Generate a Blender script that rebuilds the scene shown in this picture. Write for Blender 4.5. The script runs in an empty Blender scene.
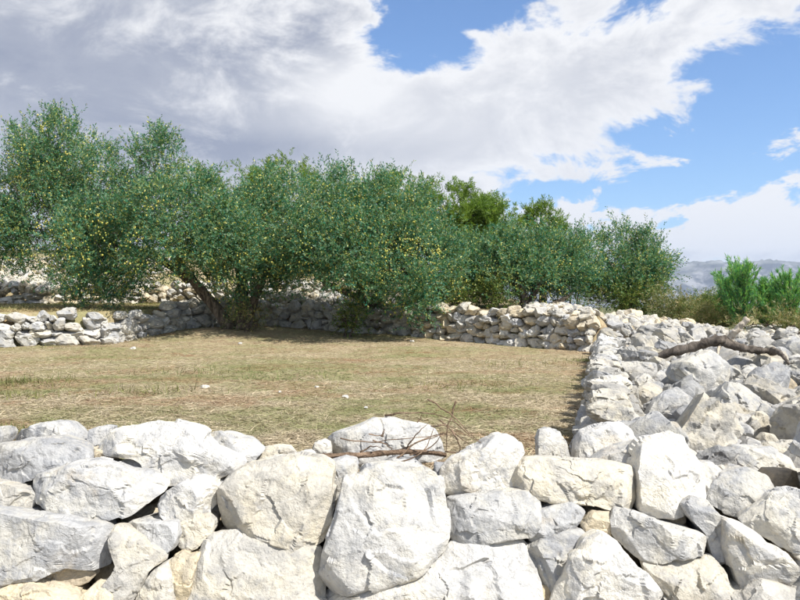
import bpy, math
import numpy as np
from mathutils import Vector, Matrix

# ------------------------------------------------------------------ camera, world, sun, exposure
SC = bpy.context.scene
COL = SC.collection
EYE = 1.70
F = 35.0 / 36.0 * 800.0            # focal length in photo pixels

cam_d = bpy.data.cameras.new('camera')
cam_d.lens = 35.0; cam_d.sensor_width = 36.0
cam_d.clip_start = 0.05; cam_d.clip_end = 30000.0
cam = bpy.data.objects.new('camera', cam_d); COL.objects.link(cam)
cam.location = (0, 0, EYE); cam.rotation_euler = (math.radians(90), 0, 0)
SC.camera = cam

SUN_DIR = Vector((0.50, -0.37, 0.78)).normalized()       # towards the sun
SUN_EL = math.asin(SUN_DIR.z)
SUN_ROT = math.atan2(SUN_DIR.x, SUN_DIR.y)
sun_d = bpy.data.lights.new('sun', 'SUN')
sun_d.energy = 4.6; sun_d.angle = math.radians(0.55); sun_d.color = (1.0, 0.975, 0.93)
sun = bpy.data.objects.new('sun', sun_d); COL.objects.link(sun)
sun.rotation_euler = (-SUN_DIR).to_track_quat('-Z', 'Y').to_euler()

SC.view_settings.view_transform = 'Standard'
SC.view_settings.look = 'None'
SC.view_settings.gamma = 1.0
SC.view_settings.use_curve_mapping = False
SC.view_settings.exposure = 0.80
SC.cycles.use_denoising = True
SC.cycles.max_bounces = 6
SC.cycles.diffuse_bounces = 3
SC.cycles.transmission_bounces = 4
SC.cycles.volume_bounces = 0
SC.cycles.transparent_max_bounces = 4


class NT:
    """small helper round a node tree"""
    def __init__(s, tree):
        s.t = tree; s.n = tree.nodes; s.l = tree.links
        s.n.clear()
    def node(s, typ, **kw):
        n = s.n.new(typ)
        for k, v in kw.items():
            setattr(n, k, v)
        return n
    def put(s, sock, v):
        if isinstance(v, bpy.types.NodeSocket):
            s.l.new(v, sock)
        elif v is not None:
            if isinstance(v, (tuple, list)) and len(v) == 3 and sock.type == 'RGBA':
                v = (*v, 1)
            sock.default_value = v
    def math(s, op, a, b=None, c=None, clamp=False):
        n = s.node('ShaderNodeMath', operation=op, use_clamp=clamp)
        s.put(n.inputs[0], a); s.put(n.inputs[1], b); s.put(n.inputs[2], c)
        return n.outputs[0]
    def vmath(s, op, a, b=None, scale=None):
        n = s.node('ShaderNodeVectorMath', operation=op)
        s.put(n.inputs[0], a); s.put(n.inputs[1], b)
        if scale is not None: s.put(n.inputs['Scale'], scale)
        return n.outputs[0]
    def mix(s, f, a, b, blend='MIX'):
        n = s.node('ShaderNodeMix', data_type='RGBA', blend_type=blend)
        s.put(n.inputs[0], f); s.put(n.inputs[6], a); s.put(n.inputs[7], b)
        return n.outputs[2]
    def rng(s, v, a, b, c=0.0, d=1.0, smooth=True):
        n = s.node('ShaderNodeMapRange', interpolation_type='SMOOTHSTEP' if smooth else 'LINEAR')
        s.put(n.inputs[0], v); s.put(n.inputs[1], a); s.put(n.inputs[2], b); s.put(n.inputs[3], c); s.put(n.inputs[4], d)
        return n.outputs[0]
    def noise(s, vec, scale, detail=4.0, rough=0.55, dist=0.0, color=False):
        n = s.node('ShaderNodeTexNoise')
        s.put(n.inputs['Vector'], vec); n.inputs['Scale'].default_value = scale
        n.inputs['Detail'].default_value = detail; n.inputs['Roughness'].default_value = rough
        n.inputs['Distortion'].default_value = dist
        return n.outputs['Color' if color else 'Fac']
    def ramp(s, f, stops, interp='LINEAR'):
        n = s.node('ShaderNodeValToRGB'); n.color_ramp.interpolation = interp
        e = n.color_ramp.elements
        while len(e) < len(stops): e.new(0.5)
        for el, (p, c) in zip(e, stops):
            el.position = p; el.color = (*c, 1) if len(c) == 3 else c
        s.put(n.inputs[0], f)
        return n.outputs[0]
    def comb(s, x, y, z):
        n = s.node('ShaderNodeCombineXYZ')
        s.put(n.inputs[0], x); s.put(n.inputs[1], y); s.put(n.inputs[2], z)
        return n.outputs[0]


world = bpy.data.worlds.new('World'); SC.world = world
world.use_nodes = True
def build_world():
    w = NT(world.node_tree)
    sky = w.node('ShaderNodeTexSky', sky_type='NISHITA')
    sky.sun_disc = False; sky.sun_elevation = SUN_EL; sky.sun_rotation = SUN_ROT
    sky.altitude = 200; sky.air_density = 1.0; sky.dust_density = 0.3; sky.ozone_density = 2.5
    tc = w.node('ShaderNodeTexCoord')
    sep = w.node('ShaderNodeSeparateXYZ'); w.l.new(tc.outputs['Generated'], sep.inputs[0])
    az = w.math('ARCTAN2', sep.outputs[0], sep.outputs[1])
    el = w.math('ARCSINE', sep.outputs[2])
    # coordinates in which clouds are stretched sideways
    cv = w.comb(az, w.math('MULTIPLY', el, 1.7), 0.0)
    cv = w.vmath('ADD', cv, (3.7, 1.3, 0.4))
    warp = w.vmath('SCALE', w.vmath('SUBTRACT', w.noise(cv, 4.0, 2.0, 0.5, 0.0, True), (0.5, 0.5, 0.5)), scale=0.16)
    cw = w.vmath('ADD', cv, warp)
    n1 = w.noise(cw, 3.4, 6.0, 0.60)
    n2 = w.noise(w.vmath('ADD', cw, (5.2, 8.1, 2.0)), 13.0, 5.0, 0.64)
    n3 = w.noise(w.vmath('ADD', cw, (1.2, 4.1, 7.0)), 4.2, 4.0, 0.55)
    ae = w.comb(az, el, 0.0)
    def blob(px, py, wx, wy, rot=0.0):
        a0 = math.atan((px - 400) / F); e0 = math.atan((300 - py) / F * math.cos(a0))
        mp = w.node('ShaderNodeMapping', vector_type='TEXTURE'); w.l.new(ae, mp.inputs[0])
        mp.inputs[1].default_value = (a0, e0, 0); mp.inputs[2].default_value = (0, 0, rot); mp.inputs[3].default_value = (wx / F, wy / F, 1)
        n = w.node('ShaderNodeVectorMath', operation='DOT_PRODUCT')
        w.l.new(mp.outputs[0], n.inputs[0]); w.l.new(mp.outputs[0], n.inputs[1])
        return w.math('EXPONENT', w.math('MULTIPLY', n.outputs['Value'], -1.0))
    def total(lst):
        acc = None
        for amp, *b in lst:
            v = w.math('MULTIPLY', blob(*b), amp)
            acc = v if acc is None else w.math('ADD', acc, v)
        return acc
    # where the big cloud masses and the blue gaps stand
    cover = total([
        (0.75, 110, 70, 260, 110, 0.0), (0.55, 90, 190, 330, 60, 0.0), (0.50, 560, 95, 190, 55, 0.30), (0.35, 420, 140, 150, 45, 0.2),
        (0.34, 700, 15, 100, 26, 0.25), (0.55, 690, 246, 200, 18, 0.0), (0.15, 778, 220, 50, 20, 0.0),
        (0.36, 760, 150, 60, 11, 0.16), (0.25, 640, 168, 70, 9, 0.10), (0.55, 588, 216, 30, 16, 0.0), (0.5, 640, 225, 24, 14, 0.0), (0.6, 716, 218, 30, 18, 0.0), (0.55, 772, 212, 32, 18, 0.0), (-0.4, 660, 200, 40, 8, 0.0), (0.3, 780, 184, 60, 9, 0.15), (0.55, 470, 32, 22, 8, -0.3), (0.22, 620, 165, 60, 8, 0.1), (0.2, 340, 60, 25, 30, 0.0),
        (-1.0, 425, 30, 76, 40, 0.40), (-0.45, 500, -5, 70, 24, 0.2), (-0.80, 770, 92, 70, 42, 0.15), (-0.8, 680, 178, 100, 17, 0.08), (-0.34, 535, 192, 45, 9, 0.2),
        (-0.45, 215, 163, 45, 8, 0.0), (-0.3, 655, 196, 60, 9, 0.1)])
    dens = w.math('ADD', w.math('ADD', w.math('MULTIPLY', w.math('SUBTRACT', n1, 0.47), 2.0),
                                w.math('MULTIPLY', w.math('SUBTRACT', n2, 0.5), w.math('ADD', 1.45, total([(2.6, 690, 214, 240, 26, 0.0), (2.0, 720, 150, 130, 40, 0.1)])))), cover)
    fac = w.rng(dens, -0.12, 0.20)
    # grey bellies and white rims
    thick = w.rng(dens, 0.05, 0.75)
    grey = total([(0.60, 90, 40, 240, 100, 0.0), (0.36, 60, 165, 260, 60, 0.0), (0.40, 300, 30, 80, 40, 0.0), (0.22, 640, 50, 120, 40, 0.2), (-0.5, 345, 90, 60, 30, 0.0), (-1.0, 680, 224, 190, 26, 0.0), (0.30, 260, 150, 160, 18, 0.0), (0.8, 720, 258, 120, 7, -0.05)])
    g = w.math('ADD', w.math('MULTIPLY', thick, w.math('ADD', 0.24, grey)),
               w.math('MULTIPLY', w.math('SUBTRACT', w.math('ADD', w.math('MULTIPLY', n3, 0.55), w.math('MULTIPLY', n2, 0.45)), 0.5), 1.05), clamp=True)
    white = (5.6, 5.6, 5.65); belly = (1.85, 2.05, 2.65)
    cc = w.mix(g, white, belly)
    blue = w.mix(1.0, sky.outputs[0], (0.62, 0.81, 1.0), 'MULTIPLY')
    out = w.mix(fac, blue, cc)
    bg = w.node('ShaderNodeBackground'); bg.inputs['Strength'].default_value = 0.10
    w.l.new(out, bg.inputs['Color'])
    o = w.node('ShaderNodeOutputWorld'); w.l.new(bg.outputs[0], o.inputs['Surface'])
build_world()
world.cycles.sampling_method = 'MANUAL'; world.cycles.sample_map_resolution = 512

# ------------------------------------------------------------------ helpers
rs = np.random.RandomState(7)

def W(px, py, d):
    return np.array([(px - 400.0) / F * d, d, EYE - (py - 300.0) / F * d])

def sstep(a, b, v):
    t = np.clip((v - a) / (b - a), 0, 1)
    return t * t * (3 - 2 * t)

def _hash(ix, iy, iz, seed):
    h = (ix * 374761393 + iy * 668265263 + iz * 1274126177 + seed * 144665) & 0xFFFFFFFF
    h = ((h ^ (h >> 13)) * 1274126177) & 0xFFFFFFFF
    return ((h ^ (h >> 16)) & 0xFFFF) / 65535.0

def vnoise(p, seed=0):
    p = np.asarray(p, float)
    i = np.floor(p).astype(np.int64); f = p - i
    f = f * f * f * (f * (f * 6 - 15) + 10)
    r = 0
    for dx in (0, 1):
        wx = f[..., 0] if dx else 1 - f[..., 0]
        for dy in (0, 1):
            wy = f[..., 1] if dy else 1 - f[..., 1]
            for dz in (0, 1):
                wz = f[..., 2] if dz else 1 - f[..., 2]
                r = r + wx * wy * wz * _hash(i[..., 0] + dx, i[..., 1] + dy, i[..., 2] + dz, seed)
    return r * 2 - 1

def fbm(p, octv=4, seed=0, gain=0.5):
    a, s, r = 1.0, 1.0, 0
    for o in range(octv):
        r = r + a * vnoise(np.asarray(p) * s, seed + o * 17); a *= gain; s *= 2.03
    return r

def ridged(p, octv=4, seed=0):
    a, s, r = 1.0, 1.0, 0
    for o in range(octv):
        r = r + a * (1 - 2 * np.abs(vnoise(np.asarray(p) * s, seed + o * 17))); a *= 0.5; s *= 2.1
    return r

def mesh_np(name, v, f, mat=None, smooth=False):
    v = np.ascontiguousarray(v, np.float32); f = np.ascontiguousarray(f, np.int32)
    me = bpy.data.meshes.new(name)
    k = f.shape[1]
    me.vertices.add(len(v)); me.vertices.foreach_set('co', v.ravel())
    me.loops.add(f.size); me.loops.foreach_set('vertex_index', f.ravel())
    me.polygons.add(len(f))
    me.polygons.foreach_set('loop_start', np.arange(0, f.size, k, dtype=np.int32))
    me.polygons.foreach_set('loop_total', np.full(len(f), k, np.int32))
    me.polygons.foreach_set('use_smooth', np.full(len(f), smooth, bool))
    me.update(calc_edges=True)
    if name == 'stone': me.set_sharp_from_angle(angle=math.radians(24))
    if mat: me.materials.append(mat)
    return me

def put(name, me, parent=None, loc=None, label=None, cat=None, group=None, kind=None, color=None):
    o = bpy.data.objects.new(name, me); COL.objects.link(o)
    if parent: o.parent = parent
    if loc is not None: o.location = loc
    if label: o['label'] = label
    if cat: o['category'] = cat
    if group: o['group'] = group
    if kind: o['kind'] = kind
    if color is not None: o.color = (*color, 1)
    return o

def thing(name, label, cat, loc=(0, 0, 0), group=None):
    return put(name, None, None, loc, label, cat, group, 'thing')

def ico(level):
    t = (1 + 5 ** 0.5) / 2
    v = [(-1, t, 0), (1, t, 0), (-1, -t, 0), (1, -t, 0), (0, -1, t), (0, 1, t), (0, -1, -t), (0, 1, -t), (t, 0, -1), (t, 0, 1), (-t, 0, -1), (-t, 0, 1)]
    f = [(0, 11, 5), (0, 5, 1), (0, 1, 7), (0, 7, 10), (0, 10, 11), (1, 5, 9), (5, 11, 4), (11, 10, 2), (10, 7, 6), (7, 1, 8),
         (3, 9, 4), (3, 4, 2), (3, 2, 6), (3, 6, 8), (3, 8, 9), (4, 9, 5), (2, 4, 11), (6, 2, 10), (8, 6, 7), (9, 8, 1)]
    v = np.array(v, float); v /= np.linalg.norm(v, axis=1)[:, None]; f = np.array(f)
    for _ in range(level - 1):
        e = np.sort(np.concatenate([f[:, [0, 1]], f[:, [1, 2]], f[:, [2, 0]]]), axis=1)
        u, inv = np.unique(e, axis=0, return_inverse=True); inv = inv.ravel()
        m = v[u[:, 0]] + v[u[:, 1]]; m /= np.linalg.norm(m, axis=1)[:, None]
        n = len(f); a = inv[:n] + len(v); b = inv[n:2 * n] + len(v); c = inv[2 * n:] + len(v)
        v = np.concatenate([v, m])
        f = np.concatenate([np.stack([f[:, 0], a, c], 1), np.stack([f[:, 1], b, a], 1), np.stack([f[:, 2], c, b], 1), np.stack([a, b, c], 1)])
    return v, f
ICO = {k: ico(k) for k in range(1, 7)}

def tube(pts, rad, seg=8, seed=0, rough=0.0):
    """a bent, tapering tube as arrays"""
    pts = np.asarray(pts, float); n = len(pts)
    tg = np.gradient(pts, axis=0); tg /= np.linalg.norm(tg, axis=1)[:, None] + 1e-9
    ref = np.array([0.31, 0.2, 0.93])
    a = np.cross(tg, ref); a /= np.linalg.norm(a, axis=1)[:, None] + 1e-9
    b = np.cross(tg, a)
    th = np.linspace(0, 2 * np.pi, seg, endpoint=False)
    rad = np.broadcast_to(np.asarray(rad, float), (n,))
    ring = a[:, None] * np.cos(th)[None, :, None] + b[:, None] * np.sin(th)[None, :, None]
    rr = rad[:, None] * np.ones(seg)[None]
    if rough:
        q = np.stack([np.cos(th)[None] * np.ones((n, 1)) * 1.5, np.sin(th)[None] * np.ones((n, 1)) * 1.5, np.arange(n)[:, None] * 0.35 * np.ones((1, seg))], -1)
        rr = rr * (1 + rough * fbm(q, 3, seed))
    v = (pts[:, None] + ring * rr[..., None]).reshape(-1, 3)
    i = np.arange(n - 1)[:, None] * seg; j = np.arange(seg)[None]; k = (j + 1) % seg
    f = np.stack([i + j, i + k, i + seg + k, i + seg + j], -1).reshape(-1, 4)
    v = np.concatenate([v, pts[:1], pts[-1:]])
    c0, c1 = len(v) - 2, len(v) - 1
    jj = np.arange(seg); kk = (jj + 1) % seg
    f = np.concatenate([f, np.stack([np.full(seg, c0), kk, jj, np.full(seg, c0)], 1)[:0]])
    caps = np.concatenate([np.stack([np.full(seg, c0), kk, jj], 1), np.stack([np.full(seg, c1), (n - 1) * seg + jj, (n - 1) * seg + kk], 1)])
    tri = np.concatenate([f[:, [0, 1, 2]], f[:, [0, 2, 3]], caps])
    return v, tri

def join(lst):
    V, Fc, o = [], [], 0
    for v, f in lst:
        V.append(v); Fc.append(f + o); o += len(v)
    return np.concatenate(V), np.concatenate(Fc)

def bend(p0, p1, n=8, amp=0.1, seed=0, sag=0.0):
    p0 = np.asarray(p0, float); p1 = np.asarray(p1, float)
    t = np.linspace(0, 1, n)[:, None]
    L = np.linalg.norm(p1 - p0)
    off = np.stack([vnoise(np.stack([t[:, 0] * 2.2, np.full(n, seed * 1.7), np.full(n, k * 9.1)], 1), seed) for k in range(3)], 1)
    return p0 + (p1 - p0) * t + off * amp * L * np.sin(np.pi * t) + np.array([0, 0, 1.0]) * sag * L * np.sin(np.pi * t)

def spline(pts, n=24):
    """Catmull-Rom through the points"""
    P = np.asarray(pts, float); P = np.concatenate([2 * P[:1] - P[1:2], P, 2 * P[-1:] - P[-2:-1]])
    m = len(P) - 3; out = []
    for t in np.linspace(0, m - 1e-6, n):
        i = int(t); u = t - i; a, b, c, d = P[i:i + 4]
        out.append(0.5 * (2 * b + (c - a) * u + (2 * a - 5 * b + 4 * c - d) * u * u + (3 * b - a - 3 * c + d) * u ** 3))
    return np.array(out)

# ------------------------------------------------------------------ materials
def new_mat(name):
    m = bpy.data.materials.new(name); m.use_nodes = True
    return m, NT(m.node_tree)

def finish(t, color, rough=0.9, normal=None, spec=0.2, extra=None):
    b = t.node('ShaderNodeBsdfPrincipled')
    t.put(b.inputs['Base Color'], color); t.put(b.inputs['Roughness'], rough)
    b.inputs['Specular IOR Level'].default_value = spec
    if normal is not None: t.l.new(normal, b.inputs['Normal'])
    o = t.node('ShaderNodeOutputMaterial'); t.l.new(b.outputs[0], o.inputs['Surface'])

def bump(t, h, strength, dist, prev=None):
    n = t.node('ShaderNodeBump'); n.inputs['Strength'].default_value = strength; n.inputs['Distance'].default_value = dist
    t.l.new(h, n.inputs['Height'])
    if prev is not None: t.l.new(prev, n.inputs['Normal'])
    return n.outputs[0]

def rock_material(name, scale=1.0, fine=1.0):
    m, t = new_mat(name)
    oi = t.node('ShaderNodeObjectInfo'); geo = t.node('ShaderNodeNewGeometry')
    pos = geo.outputs['Position']
    p = t.vmath('ADD', pos, t.vmath('SCALE', (13.0, 7.0, 5.0), scale=t.math('MULTIPLY', oi.outputs['Random'], 9.0)))
    p = t.vmath('SCALE', p, scale=scale)
    isl = geo.outputs['Random Per Island']
    big = t.noise(p, 3.2, 5.0, 0.6, 0.4)
    mid = t.noise(p, 11.0, 6.0, 0.65, 0.2)
    fin = t.noise(p, 55.0, 5.0, 0.65)
    tint = oi.outputs['Color']
    # weathered grey skin over paler, creamier limestone
    cream = t.mix(1.0, tint, (1.08, 1.04, 0.95), 'MULTIPLY')
    greyc = t.mix(1.0, tint, (0.74, 0.75, 0.78), 'MULTIPLY')
    c = t.mix(t.rng(big, 0.40, 0.62), cream, t.mix(1.0, tint, (0.97, 0.97, 0.98), 'MULTIPLY'))
    c = t.mix(t.math('MULTIPLY', t.rng(mid, 0.46, 0.62), 0.9), c, greyc)
    blot = t.noise(t.vmath('ADD', p, (3, 8, 1)), 6.5, 6.0, 0.7, 0.8)
    c = t.mix(t.math('MULTIPLY', t.rng(blot, 0.54, 0.66), 0.50), c, t.mix(1.0, tint, (0.55, 0.56, 0.59), 'MULTIPLY'))
    # dark specks and stained hairline cracks
    sp = t.rng(t.noise(p, 38.0, 4.0, 0.75, 0.6), 0.60, 0.70)
    c = t.mix(t.math('MULTIPLY', sp, 0.60), c, (0.17, 0.165, 0.16))
    warp = t.vmath('ADD', p, t.vmath('SCALE', t.noise(p, 6.0, 4.0, 0.6, 0, True), scale=0.35))
    vo = t.node('ShaderNodeTexVoronoi', feature='DISTANCE_TO_EDGE'); t.l.new(warp, vo.inputs['Vector']); vo.inputs['Scale'].default_value = 3.6
    crack = t.rng(vo.outputs['Distance'], 0.0, 0.022, 1.0, 0.0)
    crack = t.math('MULTIPLY', crack, t.rng(t.noise(p, 4.0, 3.0), 0.50, 0.62))
    c = t.mix(t.math('MULTIPLY', crack, 0.10), c, (0.22, 0.18, 0.13))
    rust = t.math('MULTIPLY', t.rng(t.noise(t.vmath('ADD', p, (9, 2, 4)), 5.0, 5.0, 0.6), 0.60, 0.74), 0.35)
    c = t.mix(rust, c, (0.50, 0.38, 0.22))
    c = t.mix(1.0, c, t.ramp(isl, [(0, (0.80, 0.80, 0.81)), (0.5, (0.98, 0.97, 0.95)), (1, (1.06, 1.03, 0.97))]), 'MULTIPLY')
    c = t.mix(1.0, c, t.ramp(fin, [(0.3, (0.86, 0.86, 0.86)), (0.7, (1.06, 1.06, 1.06))]), 'MULTIPLY')
    rid = t.math('ABSOLUTE', t.math('SUBTRACT', t.noise(p, 5.0, 5.0, 0.55, 0.3), 0.5))
    n = bump(t, rid, 0.45 * fine, 0.07)
    n = bump(t, t.math('ADD', mid, t.math('MULTIPLY', crack, -0.08)), 0.60 * fine, 0.035, n)
    n = bump(t, fin, 0.65 * fine, 0.008, n)
    finish(t, c, 0.92, n, 0.15)
    return m
ROCK = rock_material('limestone')
ROCK_FAR = rock_material('limestone_far', 0.8, 0.8)

def ground_material():
    m, t = new_mat('field_ground')
    geo = t.node('ShaderNodeNewGeometry'); p = geo.outputs['Position']
    sep = t.node('ShaderNodeSeparateXYZ'); t.l.new(p, sep.inputs[0])
    a = t.noise(p, 0.55, 5.0, 0.6, 0.3); b = t.noise(p, 2.6, 6.0, 0.65, 0.4)
    st = t.noise(t.vmath('MULTIPLY', p, (9.0, 26.0, 9.0)), 2.2, 6.0, 0.75, 1.2)
    fine = t.noise(p, 70.0, 4.0, 0.7)
    straw = t.mix(t.rng(b, 0.35, 0.65), (0.30, 0.225, 0.135), (0.45, 0.36, 0.23))
    green = t.mix(t.rng(fine, 0.3, 0.7), (0.19, 0.185, 0.08), (0.31, 0.29, 0.14))
    c = t.mix(t.math('MULTIPLY', t.rng(t.math('ADD', t.math('MULTIPLY', a, 0.6), t.math('MULTIPLY', b, 0.4)), 0.40, 0.60), 0.85), straw, green)
    soil = t.rng(t.noise(t.vmath('ADD', p, (4, 7, 0)), 1.1, 5.0, 0.65, 0.5), 0.57, 0.68)
    c = t.mix(t.math('MULTIPLY', soil, 0.75), c, (0.235, 0.115, 0.055))
    c = t.mix(1.0, c, t.ramp(st, [(0.32, (0.62, 0.60, 0.56)), (0.55, (1.0, 1.0, 1.0)), (0.72, (1.28, 1.27, 1.2))]), 'MULTIPLY')
    path = t.mix(fine, (0.30, 0.26, 0.20), (0.46, 0.42, 0.35))
    c = t.mix(t.rng(sep.outputs[1], 2.9, 3.6, 1.0, 0.0), c, path)
    litter_shade = t.mix(b, (0.12, 0.095, 0.055), (0.27, 0.215, 0.125))  # brown leaf litter, its colour darkened to carry the tree shade
    c = t.mix(t.math('MULTIPLY', t.rng(sep.outputs[2], 1.30, 1.42), t.rng(sep.outputs[0], -1.5, 0.5)), c, litter_shade)
    far = t.mix(t.noise(p, 0.03, 6.0, 0.7), (0.05, 0.07, 0.03), (0.17, 0.16, 0.09))
    c = t.mix(t.rng(sep.outputs[1], 26.0, 40.0), c, far)
    n = bump(t, st, 0.5, 0.03); n = bump(t, fine, 0.5, 0.012, n)
    finish(t, c, 0.95, n, 0.1)
    return m

def attr_material(name, rough=0.8, transl=0.0, attr='Col'):
    m, t = new_mat(name)
    at = t.node('ShaderNodeAttribute'); at.attribute_name = attr
    c = at.outputs['Color']
    d = t.node('ShaderNodeBsdfPrincipled'); t.l.new(c, d.inputs['Base Color']); d.inputs['Roughness'].default_value = rough
    d.inputs['Specular IOR Level'].default_value = 0.15
    o = t.node('ShaderNodeOutputMaterial')
    if transl:
        tr = t.node('ShaderNodeBsdfTranslucent'); t.l.new(c, tr.inputs['Color'])
        mx = t.node('ShaderNodeMixShader'); mx.inputs[0].default_value = transl
        t.l.new(d.outputs[0], mx.inputs[1]); t.l.new(tr.outputs[0], mx.inputs[2]); t.l.new(mx.outputs[0], o.inputs['Surface'])
    else:
        t.l.new(d.outputs[0], o.inputs['Surface'])
    return m

def leaf_material(name, stops, under, transl=0.28, rough=0.5, spec=0.35):
    """colour varies leaf by leaf; the underside has its own colour"""
    m, t = new_mat(name)
    geo = t.node('ShaderNodeNewGeometry')
    c = t.ramp(geo.outputs['Random Per Island'], stops)
    patch = t.noise(geo.outputs['Position'], 0.9, 3.0)
    c = t.mix(1.0, c, t.ramp(patch, [(0.3, (0.85, 0.92, 0.95)), (0.7, (1.15, 1.06, 0.9))]), 'MULTIPLY')
    if under: c = t.mix(t.math('MULTIPLY', geo.outputs['Backfacing'], 0.8), c, under)
    d = t.node('ShaderNodeBsdfPrincipled'); t.l.new(c, d.inputs['Base Color']); d.inputs['Roughness'].default_value = rough
    d.inputs['Specular IOR Level'].default_value = spec
    tr = t.node('ShaderNodeBsdfTranslucent'); t.l.new(t.mix(1.0, c, (1.1, 1.2, 0.6), 'MULTIPLY'), tr.inputs['Color'])
    mx = t.node('ShaderNodeMixShader'); mx.inputs[0].default_value = transl
    t.l.new(d.outputs[0], mx.inputs[1]); t.l.new(tr.outputs[0], mx.inputs[2])
    o = t.node('ShaderNodeOutputMaterial'); t.l.new(mx.outputs[0], o.inputs['Surface'])
    return m
OLIVE = leaf_material('olive_leaf', [(0.0, (0.012, 0.090, 0.058)), (0.30, (0.026, 0.160, 0.100)), (0.55, (0.075, 0.195, 0.080)), (0.72, (0.20, 0.275, 0.085)), (0.86, (0.20, 0.17, 0.08)), (0.93, (0.50, 0.50, 0.14)), (1.0, (0.66, 0.66, 0.28))], (0.13, 0.235, 0.145), 0.34, 0.5, 0.25)
PINE = leaf_material('pine_needle', [(0, (0.075, 0.145, 0.020)), (0.5, (0.13, 0.215, 0.03)), (1, (0.22, 0.30, 0.05))], None, 0.35)
YOUNG = leaf_material('young_pine_needle', [(0, (0.06, 0.23, 0.15)), (0.5, (0.14, 0.36, 0.12)), (1, (0.38, 0.55, 0.15))], None, 0.4)
SCRUB = leaf_material('scrub_leaf', [(0, (0.08, 0.125, 0.035)), (0.5, (0.16, 0.19, 0.055)), (0.75, (0.28, 0.22, 0.10)), (1, (0.42, 0.34, 0.19))], None, 0.25)
SCRUBG = leaf_material('green_scrub_leaf', [(0, (0.05, 0.115, 0.03)), (0.6, (0.12, 0.18, 0.04)), (1, (0.28, 0.27, 0.08))], None, 0.25)

def bark_material(name, a, b):
    m, t = new_mat(name)
    p = t.node('ShaderNodeTexCoord').outputs['Object']
    n1 = t.noise(t.vmath('MULTIPLY', p, (1, 1, 0.35)), 14.0, 7.0, 0.7, 0.6)
    n2 = t.noise(p, 3.0, 4.0)
    c = t.mix(t.rng(n1, 0.35, 0.65), a, b)
    c = t.mix(1.0, c, t.ramp(n2, [(0.3, (0.75, 0.75, 0.75)), (0.7, (1.15, 1.12, 1.08))]), 'MULTIPLY')
    finish(t, c, 0.9, bump(t, n1, 0.9, 0.05), 0.15)
    return m
BARK = bark_material('olive_bark', (0.05, 0.04, 0.03), (0.22, 0.18, 0.14))
PBARK = bark_material('pine_bark', (0.06, 0.045, 0.035), (0.17, 0.13, 0.10))
DEAD = bark_material('dead_wood', (0.07, 0.058, 0.048), (0.20, 0.17, 0.14))
BLEACH = bark_material('bleached_wood', (0.46, 0.39, 0.30), (0.70, 0.62, 0.51))
TWIG = bark_material('twig_bark', (0.13, 0.085, 0.055), (0.34, 0.24, 0.165))

# ------------------------------------------------------------------ terrain
WALL_LINE = np.array([(-30, 14.6), (-12, 14.8), (-8.0, 15.5), (-6.2, 16.1), (-5.3, 18.2), (-4.6, 19.2), (-3.1, 19.2), (-1.4, 18.6), (0.0, 18.1), (0.9, 17.1), (2.06, 16.0), (3.57, 14.6), (4.2, 14.1), (40, 12.0)])
def wall_y(x): return np.interp(x, WALL_LINE[:, 0], WALL_LINE[:, 1])
def edge_x(y): return 1.15 + 0.262 * (np.asarray(y) - 4.9)          # inner edge of the rubble wall on the right
UP_Y = 21.2                                                        # second terrace wall
def field_z(x, y):
    z = 0.70 + 0.042 * np.clip(y - 14, 0, 7) + 0.02 * fbm(np.stack([x * 0.8, y * 0.8, x * 0], -1), 3, 5)
    return z + 0.17 * np.exp(-(((x + 3.75) / 1.9) ** 2 + ((y - 18.3) / 1.5) ** 2))
def heap_z(x, y):
    z = 0.83 + 0.50 * sstep(13.2, 16.5, y) * (1 - 0.62 * sstep(4.2, 7.5, x)) + 0.10 * np.clip((y - 6) / 8, 0, 1)
    return z + 0.05 * fbm(np.stack([x * 1.1, y * 1.1, x * 0 + 3], -1), 3, 9)
def ground_z(x, y):
    x = np.asarray(x, float); y = np.asarray(y, float)
    f = field_z(x, y)
    s = y - wall_y(x)
    up = 1.44 + 0.03 * np.clip(y - 16, 0, 30)
    left = sstep(0.5, -1.5, x)
    up = up + left * (0.42 * sstep(UP_Y + 0.15, UP_Y + 0.45, y) + 0.20 * np.clip(y - UP_Y - 0.4, 0, 4)) + 0.05 * np.clip(y - 24, 0, 40) * sstep(6, -2, x)
    z = f + (up - f) * sstep(0.12, 0.38, s) * sstep(4.6, 3.7, x)
    hm = sstep(0.05, 0.28, x - edge_x(y)) * sstep(3.9, 4.6, y + 0.6 * np.clip(x - 1, 0, 1)) * (1 - sstep(4.4, 3.6, x) * sstep(0.0, 0.3, s) * 0.6)
    hz = heap_z(x, np.minimum(y, 21)) - 0.13
    z = z + (hz - z) * hm
    z = z * sstep(3.45, 3.75, y)                                     # the path in front of the wall lies lower
    far = np.hypot(x, y)
    z = z - 0.028 * np.clip(far - 60, 0, 2500) * sstep(60, 160, far)
    return z

def axis(segs):
    out = [segs[0][0]]
    for a, b, st in segs:
        n = max(1, int(round((b - a) / st)))
        out += list(a + (b - a) * (np.arange(n) + 1) / n)
    return np.array(out)
gx = np.concatenate([-np.geomspace(9000, 16, 34), axis([(-15.5, -9.1, 0.4), (-9.1, 9.1, 0.14), (9.1, 15.5, 0.4)]), np.geomspace(16, 9000, 34)])
gy = np.concatenate([-np.geomspace(600, 4, 16), axis([(-3, 3.0, 0.5), (3.0, 25.0, 0.14), (25, 34, 0.6)]), np.geomspace(35, 9000, 40)])
GX, GY = np.meshgrid(gx, gy)
gv = np.stack([GX, GY, ground_z(GX, GY)], -1).reshape(-1, 3)
nx, ny = len(gx), len(gy)
ii, jj = np.meshgrid(np.arange(nx - 1), np.arange(ny - 1))
k0 = (jj * nx + ii).ravel()
gf = np.stack([k0, k0 + 1, k0 + nx + 1, k0 + nx], 1)
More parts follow.
